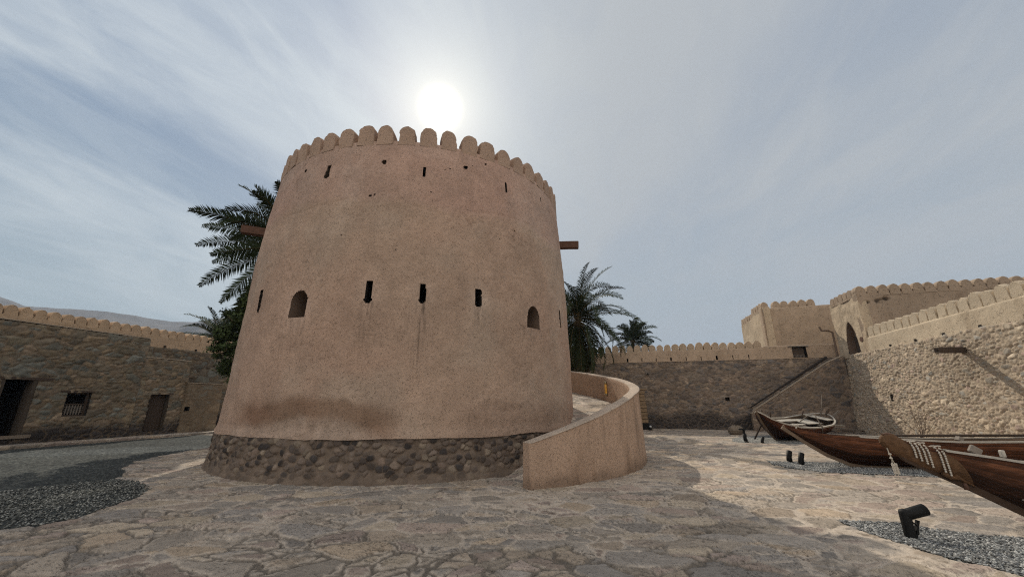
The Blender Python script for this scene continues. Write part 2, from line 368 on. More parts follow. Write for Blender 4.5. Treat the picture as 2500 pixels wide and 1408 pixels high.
# ------------------------------------------------------------ merlons (rounded battlements), a few hand-shaped variants
def merlon_mesh(name,w,h,t,col,mat,seed,square=.62,sink=.12,dome=False):
    rr=random.Random(seed);n=11;out=[(-w/2*1.06,-sink)]
    zs=h*square
    for i in range(3): out.append((-w/2*(1.03-.02*i),zs*(i+.3)/3))
    for i in range(n+1):
        a=math.pi*(1-i/n);out.append((w/2*math.cos(a),zs+(h-zs)*math.sin(a)**.9))
    for i in range(3)[::-1]: out.append((w/2*(1.03-.02*i),zs*(i+.3)/3))
    out.append((w/2*1.06,-sink));out=np.array(out);k=len(out)
    ds=[(-t/2,.965 if not dome else .55),(-t/2+.018,.99),(-t/2+.08,1.),(0,1.01),(t/2-.08,1.),(t/2-.018,.99),(t/2,.965 if not dome else .55)]
    if dome: ds=[(-t/2,.45),(-t/2+.06,.72),(-t/2+.15,.92),(0,1.),(t/2-.15,.92),(t/2-.06,.72),(t/2,.45)]
    V=[]
    jx=[rr.uniform(-.016,.016) for _ in range(k)];lean=rr.uniform(-.04,.04);ch_=rr.randrange(5,14);cd=rr.uniform(0,.035)
    for d,sc_ in ds:
        for i,(x,z) in enumerate(out):
            zz=z*(sc_ if z>0 else 1) if z>0 else z
            if abs(i-ch_)<2: zz-=cd
            V.append((x*(1-(1-sc_)*.8)+jx[i]+lean*max(0,z)+rr.uniform(-.006,.006),d+rr.uniform(-.008,.008),zz+rr.uniform(-.006,.006)))
    F=[]
    for r_ in range(len(ds)-1):
        for i in range(k-1): F.append((r_*k+i,r_*k+i+1,(r_+1)*k+i+1,(r_+1)*k+i))
    F.append(tuple(range(k))[::-1]);F.append(tuple(range((len(ds)-1)*k,len(ds)*k)))
    me=bpy.data.meshes.new(name);me.from_pydata(V,[],[f[::-1] for f in F]);me.update();us=np.ones(len(F),bool);us[-2:]=False;me.polygons.foreach_set('use_smooth',us)
    ca=me.color_attributes.new('Col','FLOAT_COLOR','POINT');g=rr.uniform(.93,1.05);cc=np.ones((len(V),4),np.float32)
    for i,p in enumerate(V): q=g*(1+.06*math.sin(p[0]*9+seed));cc[i,:3]=[x*q for x in col]
    ca.data.foreach_set('color',cc.ravel());me.materials.append(mat);return me
def merlon_row(meshes,pos,root,jit=.012):
    for k,(p,rz,sc_) in enumerate(pos):
        o=bpy.data.objects.new('merlon',meshes[k%len(meshes)]);COL.objects.link(o);o.parent=root
        o.location=Vector(p)-Vector(root.location);o.rotation_euler=(random.uniform(-.02,.02),random.uniform(-.02,.02),rz+random.uniform(-.025,.025))
        s=sc_*random.uniform(.94,1.05);o.scale=(s*random.choice((1,1,-1)),sc_,s*random.uniform(.93,1.05))

# ------------------------------------------------------------ ground, paving, gravel
def polyf(pts): return inpoly(pts)
gl=[(-18.4,21.5),(-14.9,20.6),(-12.4,17.6),(-11.3,15.35),(-11.15,13.5),(-10.7,11.7),(-9.9,10.6),(-9.35,9.95),(-8.6,9.2),(-7.8,8.8),(-6.95,8.15),(-6.6,7.4),(-6.4,6.6),(-6.3,6.15),(-6.45,5.9),(-6.8,5.65),(-7.4,5.2),(-9.5,4.0),(-14,2.5),(-22.5,4.0)]
gr=[(4.60,6.10),(5.38,5.96),(5.55,5.71),(5.93,5.51),(6.30,5.35),(7.6,4.9),(7.4,3.4),(5.3,4.1),(4.93,4.3),(4.90,4.4),(4.78,4.64),(4.69,4.75),(4.64,5.05),(4.55,5.5)]
gm=[(7.25,11.7),(7.0,11.1),(7.06,10.66),(7.43,9.94),(8.7,9.62),(9.76,9.13),(10.6,8.85),(14.5,8.2),(15,9.6),(12.5,10.9),(9.24,11.42),(7.96,11.57)]
gf=[(9.4,17.4),(9.5,16.86),(10.86,16.38),(11.93,16.38),(14.5,17.6),(17.2,19.5),(16.2,21.3),(13.6,21.0),(11.38,20.0),(10.1,18.6)]
def inside(x,y):
    a=x*UA[0]+y*UA[1];b=x*VA[0]+y*VA[1];return (a>-21.12)&(a<12.9)&(b<27.6)&(b>-14)
az=np.concatenate([np.linspace(-180,-66,58)[:-1],np.linspace(-66,62,1350),np.linspace(62,180,60)[1:]])*math.pi/180
rr_=[.35,.7,1.0,1.3,1.6]
while rr_[-1]<42: r0=rr_[-1];rr_.append(r0+min(max(.6*r0*r0/606,.010 if r0>2 else .05),.045))
rad=np.array(rr_);AZ,RD=np.meshgrid(az,rad,indexing='ij');X=RD*np.sin(AZ);Y=RD*np.cos(AZ)
def paving(X,Y,seed=11):
    # irregular split flagstones, broken edges, pale mortar between them with open cracks here and there
    wx=fbm(X*.8,Y*.8,3,seed)*.8;wy=fbm(X*.8+31,Y*.8,3,seed+1)*.8
    px=X/.62+wx*.6+fbm(X*9,Y*9,3,seed+2)*.075;py=Y/.42+wy*.6+fbm(X*9+5,Y*9,3,seed+4)*.095
    e,bx,by,r1,r2,r3=worley(px,py,seed,.95)
    e2,bx2,by2,s1,s2,s3=worley(px*1.75+7,py*1.75+3,seed+9,.95)
    small=r3>.62
    E=np.where(small,np.minimum(e,e2*.57),e);c1=np.where(small,s1,r1);c2=np.where(small,s2,r2);c3=np.where(small,s3,r1*.5+r2*.5)
    BX=np.where(small,bx2*.57,bx);BY=np.where(small,by2*.57,by)
    gap=sst(-.15,.40,fbm(X*1.6+8,Y*1.6,3,seed+14)+.35*(c1-.5))
    h=BX*.6*(c1-.5)*.034+BY*.42*(c2-.5)*.060+(c3-.5)*.014
    fl=fbm(X*1.9+3+c1*9,Y*3.6+c2*9,4,seed+60,.55)*3.2;fr_=np.abs(fl-np.round(fl));fm=sst(.05,.4,fbm(X*1.1,Y*1.1,3,seed+61)+.5*(c2-.5))
    h=h+.004*np.floor(fl+.5)*fm+.003*fbm(X*7,Y*11,4,seed+20)+.008*fbm(X*.5,Y*.5,2,seed+22)
    wj=.045+.075*sst(-.3,.5,fbm(X*.7,Y*.7,2,seed+43))
    J=1-sst(wj*.55,wj*1.25,E+.02*fbm(X*12,Y*12,2,seed+41));h=h-J*.006
    gk=sst(.0,.36,fbm(X*.8+8,Y*.8,2,seed+14)+.55*fbm(X*3.1,Y*3.1,2,seed+15)+.62*sst(5.6,4.2,Y+.25*X)+.22*sst(9,11,Y)-.04)
    crack=(1-sst(.020,.066,E+.03*fbm(X*10,Y*10,2,seed+45)))*gk;side_=sst(.0,.06,(BY*.9+BX*.2))*(1-sst(.0,.035,np.abs(E-wj)))*sst(-.1,.3,fbm(X*1.4,Y*1.4,2,seed+17));crack=np.maximum(crack,side_*.8);h=h-crack*.013  # side_ paints shade along each stone's near edge into the crack colour
    ln=(1-sst(.012,.060,fr_))*fm*(1-J)
    f2=fbm(X*3.3+1,Y*8.5,4,seed+70,.6)*2.6+c1*5;l2=(1-sst(.01,.12,np.abs(f2-np.round(f2))))*sst(-.1,.35,fbm(X*2.1+4,Y*2.1,3,seed+71));h=h-.003*l2+.0012*np.floor(f2+.5)*(1-J)
    cols=[(.35,.297,.235),(.32,.28,.232),(.385,.31,.232),(.26,.236,.208),(.345,.268,.218),(.245,.228,.208),(.44,.365,.27),(.29,.262,.226),(.355,.29,.232),(.45,.35,.245),(.275,.25,.22),(.325,.255,.215)]
    c=(pal(c2,cols)*.68+np.array((.325,.275,.235))*.32)*(.80+.42*c1)[...,None]
    c=c*(1+.16*fbm(X*4,Y*7,4,seed+30)+.10*fbm(X*11,Y*16,3,seed+31))[...,None]
    mort=np.array((.49,.42,.345))*(1+.22*fbm(X*5,Y*5,4,seed+40))[...,None]
    c=c*(1-J[...,None]*.85)+mort*J[...,None]*.85
    c=c*(1-.62*crack[...,None])*(1-.62*ln[...,None])*(1-.55*(l2*(1-J))[...,None])*(1+.20*fbm(X*21,Y*30,2,seed+75)[...,None])
    c=c*(1+.12*fbm(X*.35,Y*.35,3,seed+50))[...,None]
    return h,c
def gravel(X,Y,seed=5,size=.045,cols=None,amp=.02):
    e,bx,by,r1,r2,r3=worley(X/size,Y/size,seed,1.)
    h=amp*(sst(0,.35,e)*(.3+r1)-.6)+.012*fbm(X*1.2,Y*1.2,3,seed+2)
    cols=cols or [(.13,.14,.14),(.20,.21,.205),(.09,.095,.10),(.16,.17,.165),(.28,.28,.265),(.11,.115,.115)]
    c=pal(r2,cols)*(.7+.6*r3)[...,None]*(1+.4*fbm(X*.33,Y*.33,3,seed+7))[...,None];return h,c
h,c=paving(X,Y);gh,gc=gravel(X,Y)
M1=[polyf(p)(X+.10*fbm(X*2.2,Y*2.2,3,71)+.05*fbm(X*7,Y*7,2,72),Y+.10*fbm(X*2.2+9,Y*2.2,3,73)+.05*fbm(X*7+3,Y*7,2,74)) for p in (gl,gr,gm,gf)]
G=M1[0]|M1[1]|M1[2]|M1[3]
band=sst(.2,.55,1-np.abs((X+12.5)*.35-(Y-13.8)+1.0+.5*fbm(X*.6,Y*.6,2,9))*.55) # pale worn path through the left bed
gc=np.where(M1[0][...,None],gc*(np.array((.27,.285,.28))+.05*sst(8,14,np.hypot(X,Y))[...,None]+band[...,None]*np.array((.15,.165,.18))),gc*np.array((1.15,1.10,1.06)))
hh=np.where(G,gh-.012,h);cc=np.where(G[...,None],gc,c)
P=np.stack([X,Y,hh],-1);Q=gridq(*X.shape)
inn=inside(X,Y);q4=Q.reshape(-1,4);keep=inn.ravel()[q4].all(1);gcount=G.ravel()[q4].sum(1);q4=q4[:,::-1]
def sub(name,sel,mat):
    q=q4[sel];u,inv=np.unique(q,return_inverse=True);return qmesh(name,P.reshape(-1,3)[u],inv.reshape(-1,4),cc.reshape(-1,3)[u],mat)
tag(link('paving',sub('paving',keep&(gcount<4),M_pave)),kind='structure')
gx=X.ravel()[q4].mean(1);
for msk,lab in zip(M1,('dark grey gravel bed along the left room wall','small gravel patch around the nearest black spotlight','gravel strip under the long boat','gravel bed under the far boat')):
    sel=keep&(gcount==4)&(msk.ravel()[q4].sum(1)>=3)
    o=link('gravel',sub('gravel',sel,M_gravel));tag(o,lab,'gravel',kind='stuff')
# loose pebbles on the nearer gravel
def pebbles(name,poly,n,cond,lab,size=(.010,.022),cols=None):
    P0=np.array(poly);lo=P0.min(0);hi=P0.max(0);pts=rng.uniform(lo,hi,(n*3,2));pts=pts[polyf(poly)(pts[:,0],pts[:,1])&cond(pts[:,0],pts[:,1])][:n];k=len(pts)
    base=np.array([(1,0,0),(0,1,0),(-1,0,0),(0,-1,0),(.0,0,1),(0,0,-1)],float)
    r=rng.uniform(size[0],size[1],(k,1,1));sc3=rng.uniform(.55,1.35,(k,1,3));sc3[:,:,2]*=.6;an=rng.uniform(0,6.28,k);V=base[None]*r*sc3;V=V+rng.uniform(-.25,.25,V.shape)*r
    ca,sa=np.cos(an)[:,None],np.sin(an)[:,None];Vx=V[...,0]*ca-V[...,1]*sa;Vy=V[...,0]*sa+V[...,1]*ca
    V=np.stack([Vx+pts[:,0:1],Vy+pts[:,1:2],V[...,2]+rng.uniform(-.004,.008,(k,1))],-1)
    T3=np.array([(0,1,4),(1,2,4),(2,3,4),(3,0,4),(1,0,5),(2,1,5),(3,2,5),(0,3,5)]);F=(T3[None]+6*np.arange(k)[:,None,None]).reshape(-1,3)
    cols=cols or [(.16,.17,.17),(.24,.25,.25),(.09,.095,.10),(.34,.34,.33),(.13,.13,.13),(.20,.20,.19),(.44,.44,.42)]
    cl=pal(rng.random(k),cols)*rng.uniform(.7,1.25,(k,1));cl=np.repeat(cl[:,None,:],6,1)
    tag(link(name,qmesh(name,V.reshape(-1,3),F,cl.reshape(-1,3),M_pebble,smooth=False)),lab,'pebbles',kind='stuff')
pebbles('pebbles',gr,16000,lambda x,y:x<9,'loose grey pebbles around the nearest spotlight')
pebbles('pebbles',gl,60000,lambda x,y:(np.hypot(x,y)<12.5)&(x>-14),'loose dark pebbles of the left gravel bed',(.012,.024),[(.11,.118,.112),(.16,.168,.158),(.08,.084,.08),(.22,.225,.21),(.13,.137,.128),(.32,.325,.305)])
pebbles('pebbles',gm,26000,lambda x,y:x<12,'loose grey pebbles under the long boat',(.012,.022))
# terrain out to the horizon
mb=MB();mb.add([(-2400,-2400,-.12),(2400,-2400,-.12),(2400,2400,-.12),(-2400,2400,-.12)],[(0,1,2,3)]);tag(mb.build('ground',M_earth),kind='structure')
# raised walk in front of the left rooms
def kerbstyle(s,wv,z):
    h,c=paving(s,wv*1.0+40,31);return h*.5,c*1.0
ke=empty('pavement',W(-21.6,12,0))
o,_=wall('pavement',(-21.12,-6),(-21.12,19.5),.10,(1,0),None,M_pave,lambda s,wv,z:(paving(s*.6,wv+40,31)[0]*.6,paving(s*.6,wv+40,31)[1]*1.05),z0=-.1,thick=1.25,sp=.04,round_=.02,caps=False)
tag(o,kind='structure');bpy.data.objects.remove(ke)
# hills
def ridge(name,pts,back,front,seed,zlow=0):
    P0=np.array(pts,float);t=np.linspace(0,len(P0)-1,420);i=np.clip(t.astype(int),0,len(P0)-2);f=(t-i)[:,None];Lx=P0[i]*(1-f)+P0[i+1]*f
    m=40;u=np.linspace(-1,1,m);r=np.hypot(Lx[:,0],Lx[:,1]);dx=Lx[:,0]/r;dy=Lx[:,1]/r
    dist=np.where(u<0,u*front,u*back);X=Lx[:,0:1]+dx[:,None]*dist;Y=Lx[:,1:2]+dy[:,None]*dist
    prof=(1-np.abs(u))**.85;nz=fbm(X/90,Y/90,5,seed)*.16*Lx[:,2:3];Zz=Lx[:,2:3]*prof+nz*(1-prof**6)+fbm(t[:,None]*.9+0*u,0*X,4,seed+3)*2.5*prof-3
    c=np.array((.115,.098,.082))*(1+.3*fbm(X/40,Y/40,4,seed+5))[...,None]
    tag(link(name,qmesh(name,np.stack([X,Y,Zz],-1),gridq(420,m)[:,:].reshape(-1,4)[:,::-1],c,M_hill)),kind='structure')
ridge('hills',[(-2100,-300,330),(-1700,380,300),(-1420,650,290),(-1222,870,249),(-1198,903,233),(-1161,949,237),(-1110,1009,248),(-1070,1051,243),(-1012,1107,237),(-977,1138,243.5),(-922,1183,256),(-856,1232,262),(-700,1350,230),(-400,1480,170),(-50,1560,90)],700,620,3)
ridge('hills',[(-880,800,95),(-830,858,140),(-796,897,175),(-770,920,199),(-738,946,214),(-700,975,219),(-600,1040,190),(-400,1120,120)],260,330,8)

# ------------------------------------------------------------ the round tower
TC=np.array([-3.43,14.04])
def towR(z): return np.interp(z,[0,.9,2.3,4.6,5.6,7.4,9.0],[5.60,5.53,5.49,5.44,5.40,5.29,5.14])
def rim(th): return .17*(1-np.cos(th))
def tpt(th,z,dep=0.):   # th in degrees, 0 = towards the camera side (-y), positive to the right
    a=R(th);r=float(towR(z))-dep;return Vector((TC[0]+r*math.sin(a),TC[1]-r*math.cos(a),z))
tw=empty('round_tower',(TC[0],TC[1],0));tag(tw,'great round pink-brown plastered tower with a ring of rounded battlements','tower')
def dense(lo,hi,step,cstep):
    return np.concatenate([np.arange(lo,hi,step),np.arange(hi,lo+360,cstep)])
def inner_holes():
    H=[]
    def slit(th,w_,z0,z1,jit,name='arrow_slit',depth=.75,mat=M_dark,seed=0,widen=1.):
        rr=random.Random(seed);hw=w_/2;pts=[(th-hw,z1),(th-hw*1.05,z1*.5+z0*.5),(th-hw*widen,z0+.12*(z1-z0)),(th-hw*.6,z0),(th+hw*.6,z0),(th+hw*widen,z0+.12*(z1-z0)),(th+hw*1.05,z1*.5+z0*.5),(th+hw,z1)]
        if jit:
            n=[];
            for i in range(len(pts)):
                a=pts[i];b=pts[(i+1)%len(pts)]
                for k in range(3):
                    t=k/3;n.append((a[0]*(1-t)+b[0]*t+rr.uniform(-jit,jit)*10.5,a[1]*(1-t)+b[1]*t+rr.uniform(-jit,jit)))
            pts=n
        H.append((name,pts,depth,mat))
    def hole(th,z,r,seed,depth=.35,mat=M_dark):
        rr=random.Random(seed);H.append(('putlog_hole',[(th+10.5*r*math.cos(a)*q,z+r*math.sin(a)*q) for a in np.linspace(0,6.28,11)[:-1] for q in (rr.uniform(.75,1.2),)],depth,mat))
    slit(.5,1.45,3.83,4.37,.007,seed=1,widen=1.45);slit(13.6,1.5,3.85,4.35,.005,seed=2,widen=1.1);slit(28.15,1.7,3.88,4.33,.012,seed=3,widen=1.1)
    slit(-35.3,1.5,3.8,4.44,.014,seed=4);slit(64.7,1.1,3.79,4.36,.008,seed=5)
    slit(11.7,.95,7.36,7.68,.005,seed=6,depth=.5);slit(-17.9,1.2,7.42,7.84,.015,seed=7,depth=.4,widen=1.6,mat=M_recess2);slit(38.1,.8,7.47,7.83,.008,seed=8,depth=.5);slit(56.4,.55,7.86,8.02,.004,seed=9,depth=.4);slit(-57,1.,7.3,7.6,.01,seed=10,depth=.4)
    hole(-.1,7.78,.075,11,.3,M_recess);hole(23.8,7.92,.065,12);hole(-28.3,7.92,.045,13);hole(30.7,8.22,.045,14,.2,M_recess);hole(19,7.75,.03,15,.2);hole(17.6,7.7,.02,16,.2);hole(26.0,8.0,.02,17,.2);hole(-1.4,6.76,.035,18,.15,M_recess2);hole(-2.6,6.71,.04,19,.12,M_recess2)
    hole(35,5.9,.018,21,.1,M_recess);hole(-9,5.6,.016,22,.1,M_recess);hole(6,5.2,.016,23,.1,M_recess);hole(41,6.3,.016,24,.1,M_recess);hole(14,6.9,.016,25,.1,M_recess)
    H.append(('arched_window',archpts(-20.9,-15.6,3.52,4.21,0,6,.55),.62,M_recess));H.append(('arched_window',archpts(44.6,50.2,3.54,4.16,0,6,.45),.55,M_recess))
    return H
TH_HOLES=inner_holes()
def tower_mesh():
    th=dense(-104,104,.27,2.0);zz=np.arange(.86,8.50,.029);rp=[(0,z) for z in zz]+[(-.008,8.512),(-.12,8.53),(-.24,8.53),(-.33,8.525),(-.36,8.49),(-.36,7.9),(-.36,7.45)]
    off=np.array([q[0] for q in rp]);z=np.array([q[1] for q in rp]);TH_,Z=np.meshgrid(th*math.pi/180,z,indexing='ij');OFF=np.broadcast_to(off,Z.shape)
    s=TH_*5.4;sw=np.where(OFF<0,Z*1.+9,Z)
    h=.045*fbm(s*.35,Z*.35,3,101)+.018*fbm(s*1.4,Z*1.4,3,102)+.010*fbm(s*5,Z*5,4,103)
    rough=sst(.0,.5,fbm(s*.5,Z*.8,3,111));h+=.012*rough*fbm(s*9,Z*9,3,105)
    thd=np.degrees(TH_)
    # peeled render and old damp mark low on the left front
    wob=.20*fbm(s*.8,Z*.8,3,120)+.07*fbm(s*4,Z*4,3,121)
    arc=1.53-.55*((thd+15)/27)**2*np.where(thd>-15,1.0,.35)
    dm=sst(arc+.34,arc+.04,Z+wob)*sst(arc-.42,arc-.14,Z+wob*1.2)*sst(-37,-27,thd)*sst(14,4,thd)
    peel=sst(arc-.12,arc-.38,Z+wob*1.4)*sst(-40,-30,thd)*sst(12,0,thd)*sst(.0,.1,1.6-Z)
    h-=.020*peel-.045*peel*fbm(s*4,Z*4,4,130)
    rp2=sst(1.75,1.45,Z+.5*wob)*sst(17,30,thd)*.5
    seam=np.exp(-((Z-(6.55+.35*fbm(s*.5,0*s,3,141)))/.035)**2)*sst(-.2,.3,fbm(s*.8,Z,2,142));h-=.010*seam
    edge=sst(1.1,.86,Z)*.05;h+=edge*(OFF==0)
    base=np.array((.435,.315,.238));alt=np.array((.455,.318,.24));pale=np.array((.46,.362,.285))
    m1=sst(-.25,.30,fbm(s*.28,Z*.45,4,150))[...,None];m2=sst(0.,.6,fbm(s*.7+5,Z*.6,4,151))[...,None]*.65
    c=base*(1-m1)+alt*m1;c=c*(1-m2)+pale*m2
    c=c*(1+.14*fbm(s*.45,Z*.6,3,149)[...,None]);c=c*(1+.16*fbm(s*2.4,Z*2.,4,152)+.10*fbm(s*9,Z*9,3,153))[...,None]
    c=c*(1-.46*dm[...,None]*np.array([.85,1.,1.1]));pk=peel[...,None]*.5;c=c*(1-pk)+np.array((.41,.32,.26))*(1+.5*fbm(s*6,Z*6,4,154))[...,None]*pk
    c=c*(1-.30*rp2[...,None]*np.array([.9,1,1.02]))
    c=c*(1-.22*(sst(.35,.7,fbm(s*.9+40,Z*.9,4,160))*sst(-20,-30,thd)*sst(3.3,2.9,Z)*sst(2.0,2.4,Z))[...,None])
    for t0,zt,wd,ln,k in ((.5,3.85,1.6,1.5,.5),(13.5,3.88,1.3,2.2,.85),(28.2,3.9,1.1,1.0,.42),(-19.5,3.5,2.2,1.3,.40),(-16.8,3.5,1.0,.6,.3),(47,3.5,1.8,.6,.2)):
        f=sst(zt-ln,zt-.05,Z)*(Z<zt+.02)*np.exp(-((thd-t0-.7*fbm(Z*1.5,0*Z+t0,2,7))/wd)**2)*sst(-.25,.55,fbm(s*26,Z*1.3,3,170+int(t0)));c=c*(1-k*f[...,None])
        halo=np.exp(-(((thd-t0)/3.4)**2+((Z-zt-.2)/.42)**2));c=c*(1+.16*halo[...,None]*np.array([.8,1.,1.2]))
    # hairline cracks, runoff streaks, a rougher belt under the upper seam
    ck=np.abs(fbm(s*.55+3,Z*.42,5,190,.6)*3.2);cf=(1-sst(.004,.022,np.abs(ck-np.round(ck))))*sst(.25,.5,fbm(s*.7,Z*.6,2,191));h=h-.006*cf;c=c*(1-.38*cf[...,None])
    ru=sst(.2,.7,fbm(s*3.2,Z*.22,4,192))*sst(-.1,.4,fbm(s*.5,Z*.5,2,193));c=c*(1-.13*ru[...,None])
    up=sst(6.35,6.75,Z+.3*fbm(s*.5,0*s,2,194))[...,None];c=c*(1-up*np.array([-.01,.03,-.01]))
    belt=np.exp(-((Z-6.15)/.42)**2)*sst(-.2,.4,fbm(s*.7,Z,3,195))*sst(-30,-5,thd);bp=sst(.15,.5,fbm(s*14,Z*14,3,196))*belt;h=h-.012*bp;c=c*(1-.20*bp[...,None])
    bp2=sst(.25,.55,fbm(s*11,Z*15,3,197))*sst(0,.5,fbm(s*.6,Z*.6,3,198));h=h-.008*bp2;c=c*(1-.16*bp2[...,None])
    h=h*(1-.85*sst(7.95,8.4,Z))
    Rr=towR(Z)+OFF+np.where(OFF<=-.36,-h,h)
    Z2=Z+rim(TH_)*np.clip((Z-1)/7.5,0,1);low=Z<.875;Z2=np.where(low,Z2-.0+.035*fbm(s*1.2,0*s,4,180),Z2)
    Pp=np.stack([TC[0]+Rr*np.sin(TH_),TC[1]-Rr*np.cos(TH_),Z2],-1);n,m=Z.shape;Q=gridq(n,m,True)
    tm=np.degrees(.5*(TH_[:-1,:-1]+TH_[1:,:-1]));zm=.5*(Z[:-1,:-1]+Z[:-1,1:]);keep=np.ones((n,m-1),bool)
    for nm,pts,dp_,mt in TH_HOLES: keep[:-1]&=~inpoly(pts)(tm,zm)
    keep[:,len(zz)-1:]=True
    me=qmesh('plaster_wall',Pp,Q[keep],c,M_plaster);return me
wchild('plaster_wall',tower_mesh(),tw)
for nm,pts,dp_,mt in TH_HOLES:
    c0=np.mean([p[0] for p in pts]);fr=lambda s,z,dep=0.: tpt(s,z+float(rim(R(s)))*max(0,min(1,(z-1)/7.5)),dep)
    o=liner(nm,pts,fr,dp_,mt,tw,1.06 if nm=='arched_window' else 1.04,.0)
def plinth():
    th=dense(-104,104,.20,2.);zz=np.arange(-.08,.98,.02);TH_,Z=np.meshgrid(th*math.pi/180,zz,indexing='ij');s=TH_*5.6
    e,bx,by,r1,r2,r3=worley(s/.175+fbm(s*2,Z*2,3,200)*.6,Z/.130+fbm(s*2+9,Z*2,3,201)*.6,210,.95)
    rb=.14+.16*r3;d=np.sqrt(bx*bx+by*by);inn_=sst(.60+.14*r1,.40,d+.20*fbm(s*6,Z*6,2,205));inn_=inn_*sst(.0,.10,e)
    thd=np.degrees(TH_)
    fade=sst(.05,.30,Z+.12*fbm(s*1.5,0*s,3,220))
    h=.05*inn_*(.3+r1)*(.35+.65*fade)+.012*fbm(s*5,Z*5,4,221)
    mort=np.array((.165,.128,.10))*(1+.35*fbm(s*3,Z*3,4,222))[...,None]
    cols=[(.13,.103,.086),(.16,.125,.10),(.085,.070,.062),(.19,.15,.12),(.105,.085,.072),(.05,.044,.042),(.22,.18,.14),(.15,.12,.10),(.17,.13,.105)]
    st=pal(r2,cols)*(.75+.5*r3)[...,None]*(1+.3*fbm(s*9,Z*9,3,223))[...,None];k=(inn_*(.45+.55*fade))[...,None];c=mort*(1-k)+st*k
    Rr=np.interp(Z,[-.1,.0,.12,.35,.95],[5.72,5.66,5.62,5.56,5.50])+h*sst(.95,.82,Z)-.10*sst(.86,.95,Z)+.03*fbm(s*.5,Z,2,225)
    Pp=np.stack([TC[0]+Rr*np.sin(TH_),TC[1]-Rr*np.cos(TH_),Z],-1);return qmesh('stone_plinth',Pp,gridq(*Z.shape,True).reshape(-1,4),c,M_plinth)
wchild('stone_plinth',plinth(),tw)
mb=MB();k=72;mb.add([(TC[0]+4.95*math.sin(6.2832*i/k),TC[1]-4.95*math.cos(6.2832*i/k),7.6) for i in range(k)],[tuple(range(k))[::-1]]);mb.build('roof',M_recess,tw,world=True)
TCOL=(.415,.297,.224)
tmer=[merlon_mesh('merlon',.445,.54,.36,TCOL,M_plaster,i,square=.53+.03*(i%4)) for i in range(10)]
N_M=56;pos=[]
for k in range(N_M):
    th=12.25+k*360/N_M+random.uniform(-.25,.25);a=R(th);r=5.205-.18;pos.append(((TC[0]+r*math.sin(a),TC[1]-r*math.cos(a),8.50+float(rim(a))),a,1.))
merlon_row(tmer,pos,tw)
def spout(name,root,p,d,L,w_,h_,mat,embed=.3,tilt=-.03):
    d=Vector(d).normalized();d.z=tilt;d.normalize();s=d.cross(Vector((0,0,1))).normalized();u=s.cross(d);t=.035;V=[];prof=[(-w_/2,h_/2),(-w_/2,-h_/2),(w_/2,-h_/2),(w_/2,h_/2),(w_/2-t,h_/2),(w_/2-t,-h_/2+t*1.4),(-w_/2+t,-h_/2+t*1.4),(-w_/2+t,h_/2)]
    st=[-embed,0,L*.5,L-.03,L];
    for i,x in enumerate(st):
        k=1 if i<4 else .93
        for (q,r_) in prof:V.append(Vector(p)+d*x+s*(q*k)+u*(r_*k+random.uniform(-.004,.004)))
    F=[];n=8
    for i in range(len(st)-1):
        for j in range(n):F.append((i*n+j,i*n+(j+1)%n,(i+1)*n+(j+1)%n,(i+1)*n+j))
    o=(len(st)-1)*n
    for b0 in (0,o): F+=[(b0+0,b0+1,b0+6,b0+7),(b0+1,b0+2,b0+5,b0+6),(b0+2,b0+3,b0+4,b0+5)]
    mb=MB();mb.add(V,F);return mb.build(name,mat,root,world=True)
for th,z,L in ((83,7.33,.72),(-63,7.02,.78)):
    a=R(th);spout('waterspout',tw,(TC[0]+5.28*math.sin(a),TC[1]-5.28*math.cos(a),z),(math.sin(a),-math.cos(a),0),L,.22,.25,M_beam)

